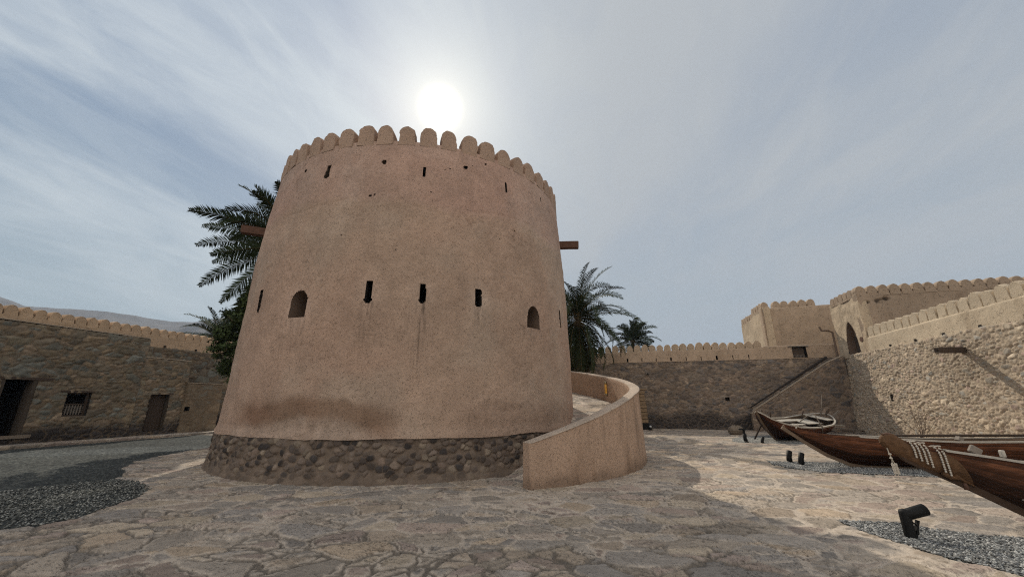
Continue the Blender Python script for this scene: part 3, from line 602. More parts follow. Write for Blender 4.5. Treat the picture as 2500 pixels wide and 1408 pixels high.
# ------------------------------------------------------------ ramp curling round the tower
rp=empty('curved_ramp',(TC[0]+6.5,TC[1]-3,0));tag(rp,'stone-floored ramp behind a curved pinkish plaster parapet climbing around the right side of the tower','ramp')
def rtop(t): return np.interp(t,[30,32.3,62,79,97,123,160,185],[.83,.83,1.79,2.10,2.46,2.97,3.7,4.2])
def rflo(t): return np.interp(t,[20,35,62,79,98,123,160,185],[-.12,-.02,.86,1.22,1.56,2.05,2.8,3.3])
def rrad(t): return np.interp(t,[30,36,46,60,78,200],[6.96,7.06,7.26,7.44,7.48,7.48])
def ramp_parapet():
    th=np.concatenate([[32.05,32.12,32.3],np.arange(32.5,100,.22),np.arange(100,186,.8)]);tk=np.interp(np.arange(len(th)),[0,1,2,3],[.70,.88,.97,1.])
    pth=[('o',v) for v in np.linspace(0,.985,64)]+[('t',q) for q in (.93,.8,.4,0,-.4,-.8,-.93)]+[('i',v) for v in np.linspace(.985,0,20)]
    hw=.155;n=len(th);m=len(pth);P_=np.zeros((n,m,3));S=np.zeros((n,m));Wd=np.zeros((n,m));Hn=np.zeros((n,m));NZ=np.zeros((n,m));OF=np.zeros((n,m));ZZ=np.zeros((n,m))
    for j,(k,v) in enumerate(pth):
        T_=rtop(th)
        if k=='o': OF[:,j]=hw*tk;ZZ[:,j]=-.06+(T_+.06)*v;Hn[:,j]=1;Wd[:,j]=ZZ[:,j]
        elif k=='i': OF[:,j]=-hw*tk;ZZ[:,j]=-.06+(T_+.06)*v;Hn[:,j]=-1;Wd[:,j]=6-ZZ[:,j]
        else: OF[:,j]=hw*v*tk;ZZ[:,j]=T_+(.012 if abs(v)<.85 else -.0);NZ[:,j]=1;Wd[:,j]=T_+hw-v*hw
    TT=np.repeat(th[:,None],m,1);S=TT*math.pi/180*7.3
    h,c=plaster(S,Wd,ZZ,301,.012,(.45,.32,.235))
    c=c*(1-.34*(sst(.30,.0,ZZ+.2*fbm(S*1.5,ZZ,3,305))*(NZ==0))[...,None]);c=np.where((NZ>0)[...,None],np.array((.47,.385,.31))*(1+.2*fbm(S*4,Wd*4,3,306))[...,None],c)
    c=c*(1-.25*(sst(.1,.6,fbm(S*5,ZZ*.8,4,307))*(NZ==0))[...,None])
    bul=-.05*(ZZ/2)*(Hn>0)
    rr=rrad(TT)+OF+h*Hn+bul;P_=np.stack([TC[0]+rr*np.sin(np.radians(TT)),TC[1]-rr*np.cos(np.radians(TT)),ZZ+h*NZ],-1)
    me=qmesh('parapet',P_,gridq(n,m).reshape(-1,4),c,M_plaster)
    import bmesh
    bm=bmesh.new();bm.from_mesh(me);bm.verts.ensure_lookup_table()
    no=64;
    # end face: outer side to inner side, row by row
    def iv(v): # matching inner vertex index for height fraction v
        return 71+min(19,int(round((1-v/.985)*19)))
    prev=None
    lay=bm.verts.layers.float_color.get('Col')
    for j in range(0,64,3):
        a=bm.verts[j];b=bm.verts[iv(np.linspace(0,.985,64)[j])]
        if prev:
            vs=[prev[0],a,b,prev[1]];vs=[x for i,x in enumerate(vs) if x not in vs[:i]]
            if len(vs)>2:
                try: f=bm.faces.new(vs);f.smooth=False
                except ValueError: pass
        prev=(a,b)
    try: bm.faces.new([bm.verts[j] for j in range(63,72)])
    except ValueError: pass
    bm.to_mesh(me);bm.free();return me
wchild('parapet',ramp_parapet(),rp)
def ramp_floor():
    th=np.concatenate([np.arange(22,64,.5),np.arange(64,186,.35)]);rf=np.linspace(0,1,56);TT,F_=np.meshgrid(th,rf,indexing='ij');r0=5.35;rr=r0+(rrad(TT)-.05-r0)*F_
    X=TC[0]+rr*np.sin(np.radians(TT));Y=TC[1]-rr*np.cos(np.radians(TT));h,c=paving(X,Y,61);Z=rflo(TT)+h*.8
    return qmesh('ramp_floor',np.stack([X,Y,Z],-1),gridq(*TT.shape).reshape(-1,4),c*1.12,M_pave)
wchild('ramp_floor',ramp_floor(),rp)
# lantern on the inner side of the parapet
a=R(101.3);rl=7.48-.155-.05;lp=Vector((TC[0]+rl*math.sin(a),TC[1]-rl*math.cos(a),1.84));ln=empty('wall_lantern',lp);tag(ln,'brass cylinder lantern with amber glass fixed inside the curved ramp wall','lantern')
mb=MB();mb.tube([(0,0,.08),(0,0,.46)],.042,14,False);mb.build('amber_glass',M_amber,ln,True)
M_brass=solid('brass',(.30,.24,.15),.4,30,.3,.001,.5,metal=.7)
mb=MB();mb.tube([(0,0,0),(0,0,.02),(0,0,.09)],[.045,.062,.062],14);mb.tube([(0,0,.45),(0,0,.50),(0,0,.545),(0,0,.57)],[.064,.064,.045,.01],14)
for i in range(6):
    q=i*math.pi/3;mb.tube([(.056*math.cos(q),.056*math.sin(q),.08),(.056*math.cos(q),.056*math.sin(q),.46)],.005,5)
mb.build('cage',M_brass,ln,True)
mb=MB();mb.box((.06*math.sin(a)*1,-.06*math.cos(a),.29),(.05,.05,.5));mb.build('bracket',M_black,ln)

# ------------------------------------------------------------ left rooms, perimeter walls
lb=empty('stone_rooms',W(-22,11,0));tag(lb,'low row of dark rubble stone rooms with stepped roof line, doorway and lattice window on the left','building')
LCOL=[(.24,.185,.125),(.19,.16,.12),(.22,.175,.12),(.165,.158,.13),(.25,.195,.14),(.185,.155,.115),(.21,.18,.13),(.18,.18,.155)]
ls=lambda seed:(lambda s,wv,z:rubble(s,wv,z,seed,.30,.17,.05,LCOL,(.225,.175,.125),.62,ang_=1.))
S0=-6.0
H1=[rect(8.95-S0,9.87-S0,.42,2.43),rect(10.85-S0,11.62-S0,1.05,2.0)]
o,fr=wall('front_wall',(-22,S0),(-22,13.3),lambda s:4.60+.03*fbm(s*1.3,s*0,3,5),(1,0),lb,M_rubble,ls(400),z0=0,thick=3.6,topsp=.4,batter=.03,sp=.035,holes=H1)
H2=[rect(13.85-13.3,14.72-13.3,.28,1.97)]
o,fr2=wall('side_room_wall',(-22.02,13.3),(-22.02,15.42),lambda s:3.70+.02*fbm(s*2,s*0,3,6),(1,0),lb,M_rubble,ls(410),z0=0,thick=3.6,topsp=.4,batter=.03,sp=.035,holes=H2,s0=9)
def rb3(s,wv,z):
    h,c=rubble(s,wv,z,420,.40,.24,.03,LCOL,(.19,.145,.10),.15,joint=.2);c2=np.array((.20,.152,.105))*(1+.3*fbm(s*3,wv*3,4,421))[...,None];return h*.8,c*.6+c2*.4
o,fr3=wall('end_buttress',(-21.9,15.42),(-21.9,17.3),2.58,(1,0),lb,M_rubble,rb3,z0=0,thick=1.2,topsp=.1,sp=.035,batter=.02,holes=[rect(.05,.27,1.15,1.37)],s0=3)
mb=MB()
def lin(fr,s0,s1,z0,z1,name,dep,mat,root): return liner(name,[(s0,z0),(s0,z1),(s1,z1),(s1,z0)],fr,dep,mat,root,1.0,-.02)
dw=lin(fr,8.95-S0,9.87-S0,.42,2.43,'doorway',1.6,M_dark,lb)
def barbox(fr,s0,s1,z0,z1,d0,d1):   # box in the wall's own frame
    v=[fr(s,z,d) for d in (d0,d1) for s in (s0,s1) for z in (z0,z1)];return v,[(0,1,3,2),(4,6,7,5),(0,4,5,1),(2,3,7,6),(0,2,6,4),(1,5,7,3)]
def bars(name,fr,lst,mat,root):
    mb=MB()
    for b in lst: mb.add(*barbox(fr,*b))
    o=mb.build(name,mat,None);o.parent=root
    rt=root
    off=Vector(root.location)
    if root.parent: off=off+Vector(root.parent.location)
    o.location=-off;return o
s0,s1=8.95-S0,9.87-S0
bars('door_reveal',fr,[(s1-.10,s1+.015,.42,2.43,-.012,.42),(s0-.015,s0+.08,.42,2.43,-.012,.42)],M_recess2,lb)
bars('lintel',fr,[(s0-.30,s1+.42,2.43,2.53,-.035,.3)],M_oldwood,lb);bars('door_sill',fr,[(s0-.35,s1+.25,.30,.42,-.10,.5)],M_stone1,lb)
s0,s1=10.85-S0,11.62-S0
lin(fr,s0,s1,1.05,2.0,'window',.7,M_dark,lb)
bars('window_frame',fr,[(s0,s0+.07,1.05,2.0,.12,.2),(s1-.07,s1,1.05,2.0,.12,.2),(s0+.07,s1-.07,1.05,1.11,.12,.2),(s0+.07,s1-.07,1.93,2.0,.12,.2),(s0+.07,s1-.07,1.50,1.55,.12,.2)],M_oldwood,lb)
lat=[]
for i in range(1,7): x=s0+.07+(s1-s0-.14)*i/7;lat.append((x-.014,x+.014,1.11,1.5,.14,.17))
for i in range(1,5): z=1.11+.39*i/5;lat.append((s0+.07,s1-.07,z-.012,z+.012,.135,.165))
bars('lattice',fr,lat,M_greywood,lb);bars('lintel',fr,[(s0-.22,s1+.25,2.0,2.07,-.03,.25)],M_oldwood,lb);bars('window_sill',fr,[(s0-.05,s1+.05,1.0,1.05,-.03,.3)],M_stone1,lb)
s0,s1=.55,1.42
lin(fr2,s0,s1,.28,1.97,'door_recess',.5,M_recess2,lb)
dr=bars('door',fr2,[(s0+.02+(s1-s0-.04)*i/5+.004,s0+.02+(s1-s0-.04)*(i+1)/5-.004,.29,1.95,.22+.003*(i%2),.27) for i in range(5)],M_oldwood,lb)
bars('lintel',fr2,[(s0-.1,s1+.15,1.97,2.04,-.02,.25)],M_oldwood,lb)
lin(fr3,.05,.27,1.15,1.37,'niche',.3,M_dark,lb)
# coping that catches the light along the stepped roofs
bars('roof_coping',fr,[(0,19.3-.02,4.60,4.635,-.02,.3)],M_coping,lb);bars('roof_coping',fr2,[(0,2.1,3.70,3.735,-.02,.3)],M_coping,lb);bars('roof_coping',fr3,[(0,1.87,2.575,2.605,-.02,.25)],M_coping,lb)

def perimeter(label,name='perimeter_wall',loc=(0,0,0)):
    r=empty(name,loc);tag(r,label,'wall');return r
PCOL=(.44,.34,.245)
mB=[merlon_mesh('merlon',.42,.47,.34,PCOL,M_plaster2,20+i,square=.42+.03*(i%3)) for i in range(8)]
mL=[merlon_mesh('merlon',.42,.44,.62,(.46,.335,.225),M_plaster2,40+i,square=.30) for i in range(5)]
mR=[merlon_mesh('merlon',.45,.57,.30,(.54,.445,.325),M_plaster2,60+i,square=.52+.03*(i%3)) for i in range(8)]
# left
pl_=perimeter('tan plastered battlement wall over dark stone running behind the low rooms on the left',loc=W(-26,12,0))
wall('stone_base',(-26,-4),(-26,29),4.72,(1,0),pl_,M_rubble,lambda s,wv,z:rubble(s,wv,z,430,.34,.20,.05,LCOL,(.15,.112,.082),.9,tint=.8),thick=.8,topsp=.2,sp=.05,caps=False)
wall('parapet',(-26.02,-4),(-26.02,29),5.36,(1,0),pl_,M_plaster2,lambda s,wv,z:plaster(s,wv,z,440,.02,(.44,.32,.215)),z0=4.70,thick=.62,topsp=.1,sp=.06,caps=False)
merlon_row(mL,[(W(-26.33,-3.7+.475*k,5.36),R(90)-TH,1.) for k in range(52)],pl_)
bars('drain_hole',lambda s,z,dep=0.:W(-26.0-dep,s,z),[(b-.05,b+.05,4.74,4.84,-.03,.1) for b in (16.4,18.2,20.0)],M_dark,pl_)
# back
pb=perimeter('long rubble stone wall topped by plaster and rounded battlements at the back of the courtyard',loc=W(0,27.2,0))
BC=[(.24,.185,.145),(.185,.15,.125),(.21,.165,.13),(.16,.137,.12),(.28,.22,.165),(.17,.14,.12),(.20,.165,.135),(.14,.127,.12)]
wall('stone_base',(-22.5,27.2),(12.75,27.2),4.18,(0,-1),pb,M_rubble,lambda s,wv,z:rubble(s,wv,z,450,.27,.145,.045,BC,(.21,.166,.13),.85,ang_=.9),thick=.7,topsp=.2,sp=.042,caps=False,holes=[rect(22.5+6.32,22.5+6.56,1.68,1.92)])
frb=lambda s,z,dep=0.:W(s,27.2+dep,z)
lin(frb,6.32,6.56,1.68,1.92,'niche',.3,M_recess2,pb)
PW=(10.45,11.2,4.2,4.86)
dr_b=[8.02-.915*k for k in range(16)]
wall('parapet',(-22.5,27.17),(12.75,27.17),lambda s:4.88+.02*fbm(s*.7,s*0,3,2)+.10*sst(8.85+22.5,9.0+22.5,s),(0,-1),pb,M_plaster2,lambda s,wv,z:plaster(s,wv,z,460,.018,(.42,.32,.235)),z0=4.16,thick=.36,topsp=.09,sp=.05,caps=False,holes=[rect(PW[0]+22.5,PW[1]+22.5,PW[2],PW[3])]+[rect(b-.03+22.5,b+.04+22.5,4.22,4.45) for b in dr_b])
frp=lambda s,z,dep=0.:W(s,27.17+dep,z)
for b in dr_b: liner('drain_slot',[(b-.04,4.2),(b-.04,4.46),(b+.045,4.46),(b+.045,4.2)],frp,.33,M_dark,pb,1.,-.0)
lin(frp,PW[0],PW[1],PW[2],PW[3],'window',.5,M_dark,pb)
bars('window_shutter',frp,[(PW[0]+.02,PW[1]-.12,4.24,4.84,.14,.18)],M_oldwood,pb)
bars('window_bars',frp,[(PW[0]+.05+.07*i,PW[0]+.07+.07*i,4.24,4.40,.08,.11) for i in range(9)],M_greywood,pb)
bars('lintel',frp,[(PW[0]-.20,PW[1]+.14,4.87,4.93,-.08,.25)],M_greywood,pb)
merlon_row(mB,[(W(8.62-.482*k,27.17+.18,4.87),-TH,1.) for k in range(60)],pb)
# right (slightly turned, leaning back)
pr=perimeter('tall sunlit rubble stone wall with cream battlements running towards the viewer on the right',loc=W(12.6,20,0))
RC=[(.49,.395,.29),(.42,.345,.26),(.46,.365,.265),(.37,.325,.265),(.58,.48,.36),(.41,.325,.25),(.46,.385,.29),(.36,.335,.29),(.44,.33,.27)]
RA=np.array((12.42,27.2));RB=np.array((12.10,4.0));RL=np.linalg.norm(RB-RA);rd=(RB-RA)/RL;rn=np.array((rd[1],-rd[0]));rn=rn if rn[0]<0 else -rn
frr=lambda s,z,dep=0.:W(*(RA+rd*s+rn*(-.075*z-dep)),z)
wall('stone_base',RA,RB,lambda s:4.16+.0*s+.03*fbm(s*1.1,s*0,3,77),rn,pr,M_rubble,lambda s,wv,z:rubble(s,wv,z,470,.175,.102,.042,RC,(.44,.352,.258),0,joint=.24,ang_=1.,tint=.94),batter=.075,thick=.5,topsp=.06,sp=.032,caps=False,holes=[rect(27.2-22.95,27.2-22.78,1.66,1.96)])
lin(frr,27.2-22.95,27.2-22.78,1.66,1.96,'niche',.3,M_recess2,pr)
P2A=RA+rn*(-.075*4.15-.03)+rd*3.3;P2B=RB+rn*(-.075*4.15-.03)
wall('parapet',P2A,P2B,lambda s:4.84+.02*fbm(s*.6,s*0,3,9),rn,pr,M_plaster2,lambda s,wv,z:plaster(s,wv,z,480,.02,(.56,.46,.335)),z0=4.14,thick=.36,topsp=.09,sp=.04,caps=True)
pp=[]
LL=np.linalg.norm(P2B-P2A)
for k in range(int(LL/.53)):
    q=P2A+rd*(.3+.53*k)+rn*(-.18);pp.append((W(q[0],q[1],4.83),R(-90)-TH+math.atan2(rd[0],-rd[1])*-1,1.))
merlon_row(mR,pp,pr)
bars('drain_hole',lambda s,z,dep=0.:W(*(P2A+rd*s-rn*dep),z),[(s-.05,s+.05,4.16,4.25,-.035,.1) for s in (1.6,3.3,4.9,6.6,8.3,10.)],M_dark,pr)
q=frr(27.2-18.2,3.47)
sd=rn+np.array((0,-.32));sd/=np.linalg.norm(sd);sdw=W(sd[0],sd[1],0);spout('waterspout',pr,q,sdw,1.06,.20,.20,M_oldwood,.35,-.01)

# staircase with sloping side wall in the back corner
st=empty('outdoor_staircase',W(10,26.6,0));tag(st,'rubble stone staircase with pale sloping coping in the back right corner','staircase')
stz=lambda s:np.interp(s,[0,.06,4.35,5.2],[.95,1.08,3.80,4.16])
o,frs=wall('side_wall',(7.40,26.3),(12.6,26.3),stz,(0,-1),st,M_rubble,lambda s,wv,z:rubble(s,wv,z,490,.28,.20,.035,BC,(.215,.167,.13),0,joint=.13),thick=.25,topsp=.08,sp=.04)
mb=MB()
n=14
for i in range(n):
    a0=7.6+i*.34;z1=.25+i*.275;mb.add([W(a,b,z) for a in(a0,12.4) for b in(26.55,27.15) for z in(0 if i==0 else z1-.275,z1)],[(0,1,3,2),(4,6,7,5),(0,4,5,1),(2,3,7,6),(0,2,6,4),(1,5,7,3)])
mb.build('steps',M_stone1,st,world=True)
mb=MB();V=[];F=[];ss=np.linspace(0,5.15,30)
for s_ in ss:
    z=float(stz(s_))
    for b,dz in ((26.27,-.01),(26.27,.035),(26.56,.035),(26.56,-.01)): V.append(W(7.4+s_,b,z+dz+.01))
for i in range(29):
    for j in range(4): F.append((i*4+j,i*4+(j+1)%4,(i+1)*4+(j+1)%4,(i+1)*4+j))
F+=[(0,1,2,3),(116,117,118,119)];mb.add(V,F);mb.build('coping',M_coping,st,world=True)
sp_=empty('wooden_spar',W(7.5,26.1,1.2));tag(sp_,'long dark wooden spar leaning along the sloping coping of the corner staircase','pole')
A0=W(7.35,26.18,1.30);A1=W(11.72,26.2,4.10)
mb=MB();mb.tube([A0.lerp(A1,t) for t in (0,.2,.5,.85,1)],[.03,.04,.055,.075,.075],10);mb.build('shaft',M_beamdark,sp_,True,True)

# ------------------------------------------------------------ square tower and gatehouse behind
t1=empty('square_tower',W(11,30,0));tag(t1,'square plastered tower block with rounded battlements behind the back wall','tower')
pt=lambda seed,base:(lambda s,wv,z:plaster(s,wv,z,seed,.03,base))
BCOL=(.40,.305,.22)
wall('front_wall',(9.86,29.1),(15.2,29.1),7.82,(0,-1),t1,M_plaster2,pt(500,BCOL),z0=0,thick=.45,topsp=.1,sp=.07,batter=.012)
wall('side_wall',(9.86,34.2),(9.86,29.1),lambda s:7.55+.35*sst(2.6,2.7,s)-.0*s,(-1,0),t1,M_plaster2,pt(510,(.50,.40,.285)),z0=0,thick=.45,topsp=.1,sp=.07,batter=.012)  # sunlit side: paler base than the front, light put into the colour
mb=MB();mb.box((0,0,0),(1,1,1));
mb=MB();mb.add([W(10.1,29.4,7.3),W(15,29.4,7.3),W(15,34,7.3),W(10.1,34,7.3)],[(0,1,2,3)]);mb.build('roof',M_recess,t1,world=True)
mT=[merlon_mesh('merlon',.42,.48,.40,BCOL,M_plaster2,80+i,square=.4) for i in range(4)]
merlon_row(mT,[(W(a,29.42,7.80),-TH,1.) for a in (10.15,10.86,11.38,11.90,12.42,12.93)]+[(W(10.16,29.7+.52*k,7.80 if k<4 else 7.52),R(90)-TH,1.) for k in range(9)],t1)
gh_=empty('gatehouse',W(15,24.5,4));tag(gh_,'plastered gatehouse with pointed arch doorway and rounded battlements above the right wall','building')
GA=12.72
arch=archpts(24.78,25.80,4.14,5.92,1,8,.45)
frg=lambda s,z,dep=0.:W(GA+dep,s,z)
# side wall runs from far to near; its s coordinate = 26.7-b
archs=[(26.7-b,z) for b,z in arch]
wall('side_wall',(GA,26.7),(GA,23.9),7.18,(-1,0),gh_,M_plaster2,lambda s,wv,z:(lambda hc:(hc[0]*2.,hc[1]))(plaster(s,wv,z,520,.03,(.50,.40,.285))),z0=4.0,thick=.4,topsp=.1,sp=.04,holes=[inpoly(archs)])  # sunlit face painted in a paler plaster than the front
def gst(s,wv,z):
    h,c=plaster(s,wv,z,530,.03,(.34,.26,.19))  # darker base than the side wall, its shade painted in
    for s_,z_,r_ in ((.38,6.70,.13),(.95,6.74,.20),(1.25,6.84,.16)):
        k=np.exp(-(((s-s_)/r_)**2+((z-z_)/(r_*.6))**2)**2)*sst(-.6,.3,fbm(s*7,z*7,3,5)+.2);h=h-.12*k;c=c*(1-.8*k[...,None])
    return h,c
wall('front_wall',(GA,23.9),(20.4,23.9),7.20,(0,-1),gh_,M_plaster2,gst,z0=4.0,thick=.4,topsp=.1,sp=.045)
mG=[merlon_mesh('merlon',.44,.46,.42,(.36,.275,.20),M_plaster2,90+i,square=.34) for i in range(4)]
merlon_row(mG,[(W(GA+.24+.503*k,24.1,7.18),-TH,1.) for k in range(15)]+[(W(GA+.2,24.55+.46*k,7.16),R(90)-TH,.92) for k in range(5)],gh_)
ad=liner('arched_doorway',arch,frg,.42,M_recess,gh_,1.03,.0)
bars('door_leaf',frg,[(24.95,25.28,4.14,5.16,.30,.36),(25.31,25.66,4.14,5.16,.31,.37)],M_oldwood,gh_)
mb=MB();mb.tube([W(GA-.03,24.42,4.82),W(GA+.02,24.42,4.82)],.135,20);mb.build('round_plaque',M_beam,gh_,world=True)
mb=MB();mb.tube([W(GA-.10,26.9,4.2),W(GA-.10,26.85,5.62),W(GA-.35,26.75,5.72),W(GA-.75,26.6,5.70),W(GA-.82,26.6,5.95)],.055,8);mb.build('drainpipe',M_recess,gh_,world=True)

# small fittings on the back wall
lp=empty('wall_lamp',W(1.87,27.1,3.32));tag(lp,'small square lamp fixed high on the back wall beside the ramp','lamp')
mb=MB();mb.box((0,0,.09),(.20,.14,.17),bev=.02);mb.build('housing',M_greywood,lp);mb=MB();mb.box((0,-.075,.08),(.13,.012,.10));mb.build('glass',M_black,lp)
pi=empty('stone_pier',W(1.30,26.3,0));tag(pi,'narrow carved stone pier standing just right of the curved ramp wall','pier')
M_pier=solid('pier_stone',(.22,.155,.095),.9,9,.6,.03)
mb=MB();
for i in range(9):
    w_=.52-.02*i+random.uniform(-.04,.04);mb.box((random.uniform(-.02,.02),0,.47+i*.215),(w_,.5,.20),bev=.03)
mb.build('shaft',M_pier,pi);mb=MB();mb.box((0,0,2.38),(.62,.56,.10),bev=.02);mb.build('cap',M_pier,pi);mb=MB();mb.box((0,0,.18),(.60,.56,.38),bev=.04);mb.build('base',M_black,pi)
def spotlight(loc,az_,tilt,lab,s=1.,stem=True,elbow=False):
    r=empty('spotlight',loc,az_);tag(r,lab,'spotlight','black floodlights set in the gravel')
    if elbow: # upright cylinder with the lamp barrel clamped across its top
        mb=MB();mb.tube([(0,0,-.05),(0,0,0),(0,0,.27),(0,0,.30),(0,0,.315)],[.058,.058,.058,.05,.02],16);mb.build('post',M_black,r,True)
        mb=MB();d=Vector((.235,0,.075));p=Vector((.0,0,.245));e=p+d;q=d.normalized();mb.tube([p-q*.02,p,e-q*.005,e,e-q*.012],[.045,.062,.066,.062,.05],16);mb.build('lamp_head',M_black,r,True)
        mb=MB();mb.box((.085,0,.10),(.018,.05,.2),Matrix.Rotation(.35,4,'Y'));mb.box((.07,0,-.005),(.14,.07,.02));mb.build('bracket',M_black,r)
        mb=MB();mb.tube([e-q*.011,e-q*.009],.050,14);mb.build('lens',M_dark,r)
        mb=MB();mb.tube([(.04,.0,.19),(.12,.02,.12),(.11,.03,.03),(.06,.03,-.02)],.008,6);mb.build('cable',M_black,r,True)
    else:
        d=Vector((math.sin(tilt),0,math.cos(tilt)));p=Vector((0,0,.02))*s
        mb=MB();mb.tube([p,p+d*.03*s,p+d*.27*s,p+d*.285*s,p+d*.27*s],[.045*s,.06*s,.064*s,.06*s,.05*s],14);mb.build('lamp_head',M_black,r,True)
        mb=MB();mb.box((.07*s,0,.05*s),(.02*s,.06*s,.11*s));mb.tube([(.08*s,0,.09*s),(.0,0,.10*s)],.014*s,6);mb.box((.05*s,0,-.0),(.14*s,.08*s,.02*s));mb.build('bracket',M_black,r)
        mb=MB();mb.tube([p+d*.268*s,p+d*.272*s],.052*s,14);mb.build('lens',M_dark,r)
    return r
spotlight((4.94,5.38,0),R(-12),0,'black spotlight bent over like an elbow in the nearest gravel patch',elbow=True)
spotlight((7.72,11.5,0),R(-10),.22,'left one of two black spotlights tilted together near the long boat bow',1.05)
spotlight((7.72,11.05,0),R(-10),.25,'right one of two black spotlights tilted together near the long boat bow',1.05)
r=spotlight((9.87,17.2,0),R(0),.05,'tall black spotlight on a post left of the far boat',1.1)
mb=MB();mb.tube([(0,0,.28),(0,0,.46)],.05,10);mb.box((-.06,0,.50),(.30,.10,.07),bev=.02);mb.build('post',M_black,r)
spotlight((10.19,16.6,0),R(0),.35,'short black spotlight leaning right beside the far boat stem',.9)
lp=empty('floor_lamp',W(1.62,25.5,0));tag(lp,'little round lamp with a glass lens at the foot of the stone pier','lamp')
mb=MB();mb.box((0,0,.05),(.2,.16,.1),bev=.02);mb.build('base',M_black,lp);mb=MB();mb.ball((0,-.02,.19),(.11,.10,.11),n=12,m=8);mb.build('housing',M_black,lp,True);mb=MB();mb.ball((0,-.075,.2),(.075,.06,.075),n=12,m=8);mb.build('lens',M_lens,lp,True)
# loose things by the walls
def rocky(name,loc,sz,seed,mat,lab,cat='rock'):
    mb=MB();mb.ball((0,0,sz[2]*.8),sz,seed=seed,jit=.28,n=9,m=6);o=mb.build(name,mat);o.location=loc;tag(o,lab,cat);return o
rocky('boulder',(11.6,20.9,0),(.38,.26,.26),3,M_stone1,'brown rough boulder on the paving left of the far boat')
pk=empty('plank_pile',(18.0,21.6,0));tag(pk,'pile of weathered grey planks with a pale slab in the corner by the right wall','wood pile')
for i,(dx,dy,dz,L,an,m_) in enumerate(((0,0,.12,1.9,-.2,M_greywood),(.3,-.1,.2,1.7,.15,M_greywood),(-.5,.0,.42,.55,.1,M_palegrey),(-.5,.05,.28,.4,.4,M_greywood))):
    mb=MB();mb.box((dx,dy,dz),(L,.28,.06),Matrix.Rotation(an,4,'Z')@Matrix.Rotation(.09,4,'Y'),bev=.01);mb.build('plank',m_,pk)
oa=empty('oar',(16.7,21.0,.3));tag(oa,'grey wooden oar propped up beside the long boat','oar')
mb=MB();mb.tube([(-.75,-.3,-.15),(.35,.1,.62)],.035,8);mb.build('shaft',M_greywood,oa,True);mb=MB();mb.box((.5,.15,.73),(.42,.05,.12),Matrix.Rotation(-.62,4,'Y'),bev=.015);mb.build('blade',M_greywood,oa)
stk=MB();stk.tube([(0,0,0),(.01,0,.6)],.025,7);o=stk.build('stake',M_palegrey);o.location=(15.9,15.9,0);tag(o,'short pale stake standing against the right wall behind the long boat','stake')

# ------------------------------------------------------------ boats (local x = bow to stern, y = beam)
def hullpts(L,beam,keel,gun,full=1.0,bow=.38,stern=.38,nt=90,nv=26,pw=.75):
    """keel/gun: lists of (x,z) along the centre line; returns function y,z grid"""
    K=np.array(keel,float);Gn=np.array(gun,float)
    def arc(Pn,t):
        d=np.r_[0,np.cumsum(np.hypot(*np.diff(Pn,axis=0).T))];d/=d[-1];return np.interp(t,d,Pn[:,0]),np.interp(t,d,Pn[:,1])
    t=np.linspace(0,1,nt);gx=np.interp(t,[0,1],[Gn[0,0],Gn[-1,0]]);gz=np.interp(gx,Gn[:,0],Gn[:,1])
    # keel point for each station
    kx=K[0,0]+(K[-1,0]-K[0,0])*t;kz=np.interp(kx,K[:,0],K[:,1])
    u=(gx-gx[0])/(gx[-1]-gx[0]);hb=beam/2*np.minimum(1,(np.clip(u/bow,0,1)**pw*(1.6-.6*np.clip(u/bow,0,1))))*np.minimum(1,(np.clip((1-u)/stern,0,1)**.7*(1.55-.55*np.clip((1-u)/stern,0,1))))
    return gx,gz,kx,kz,hb
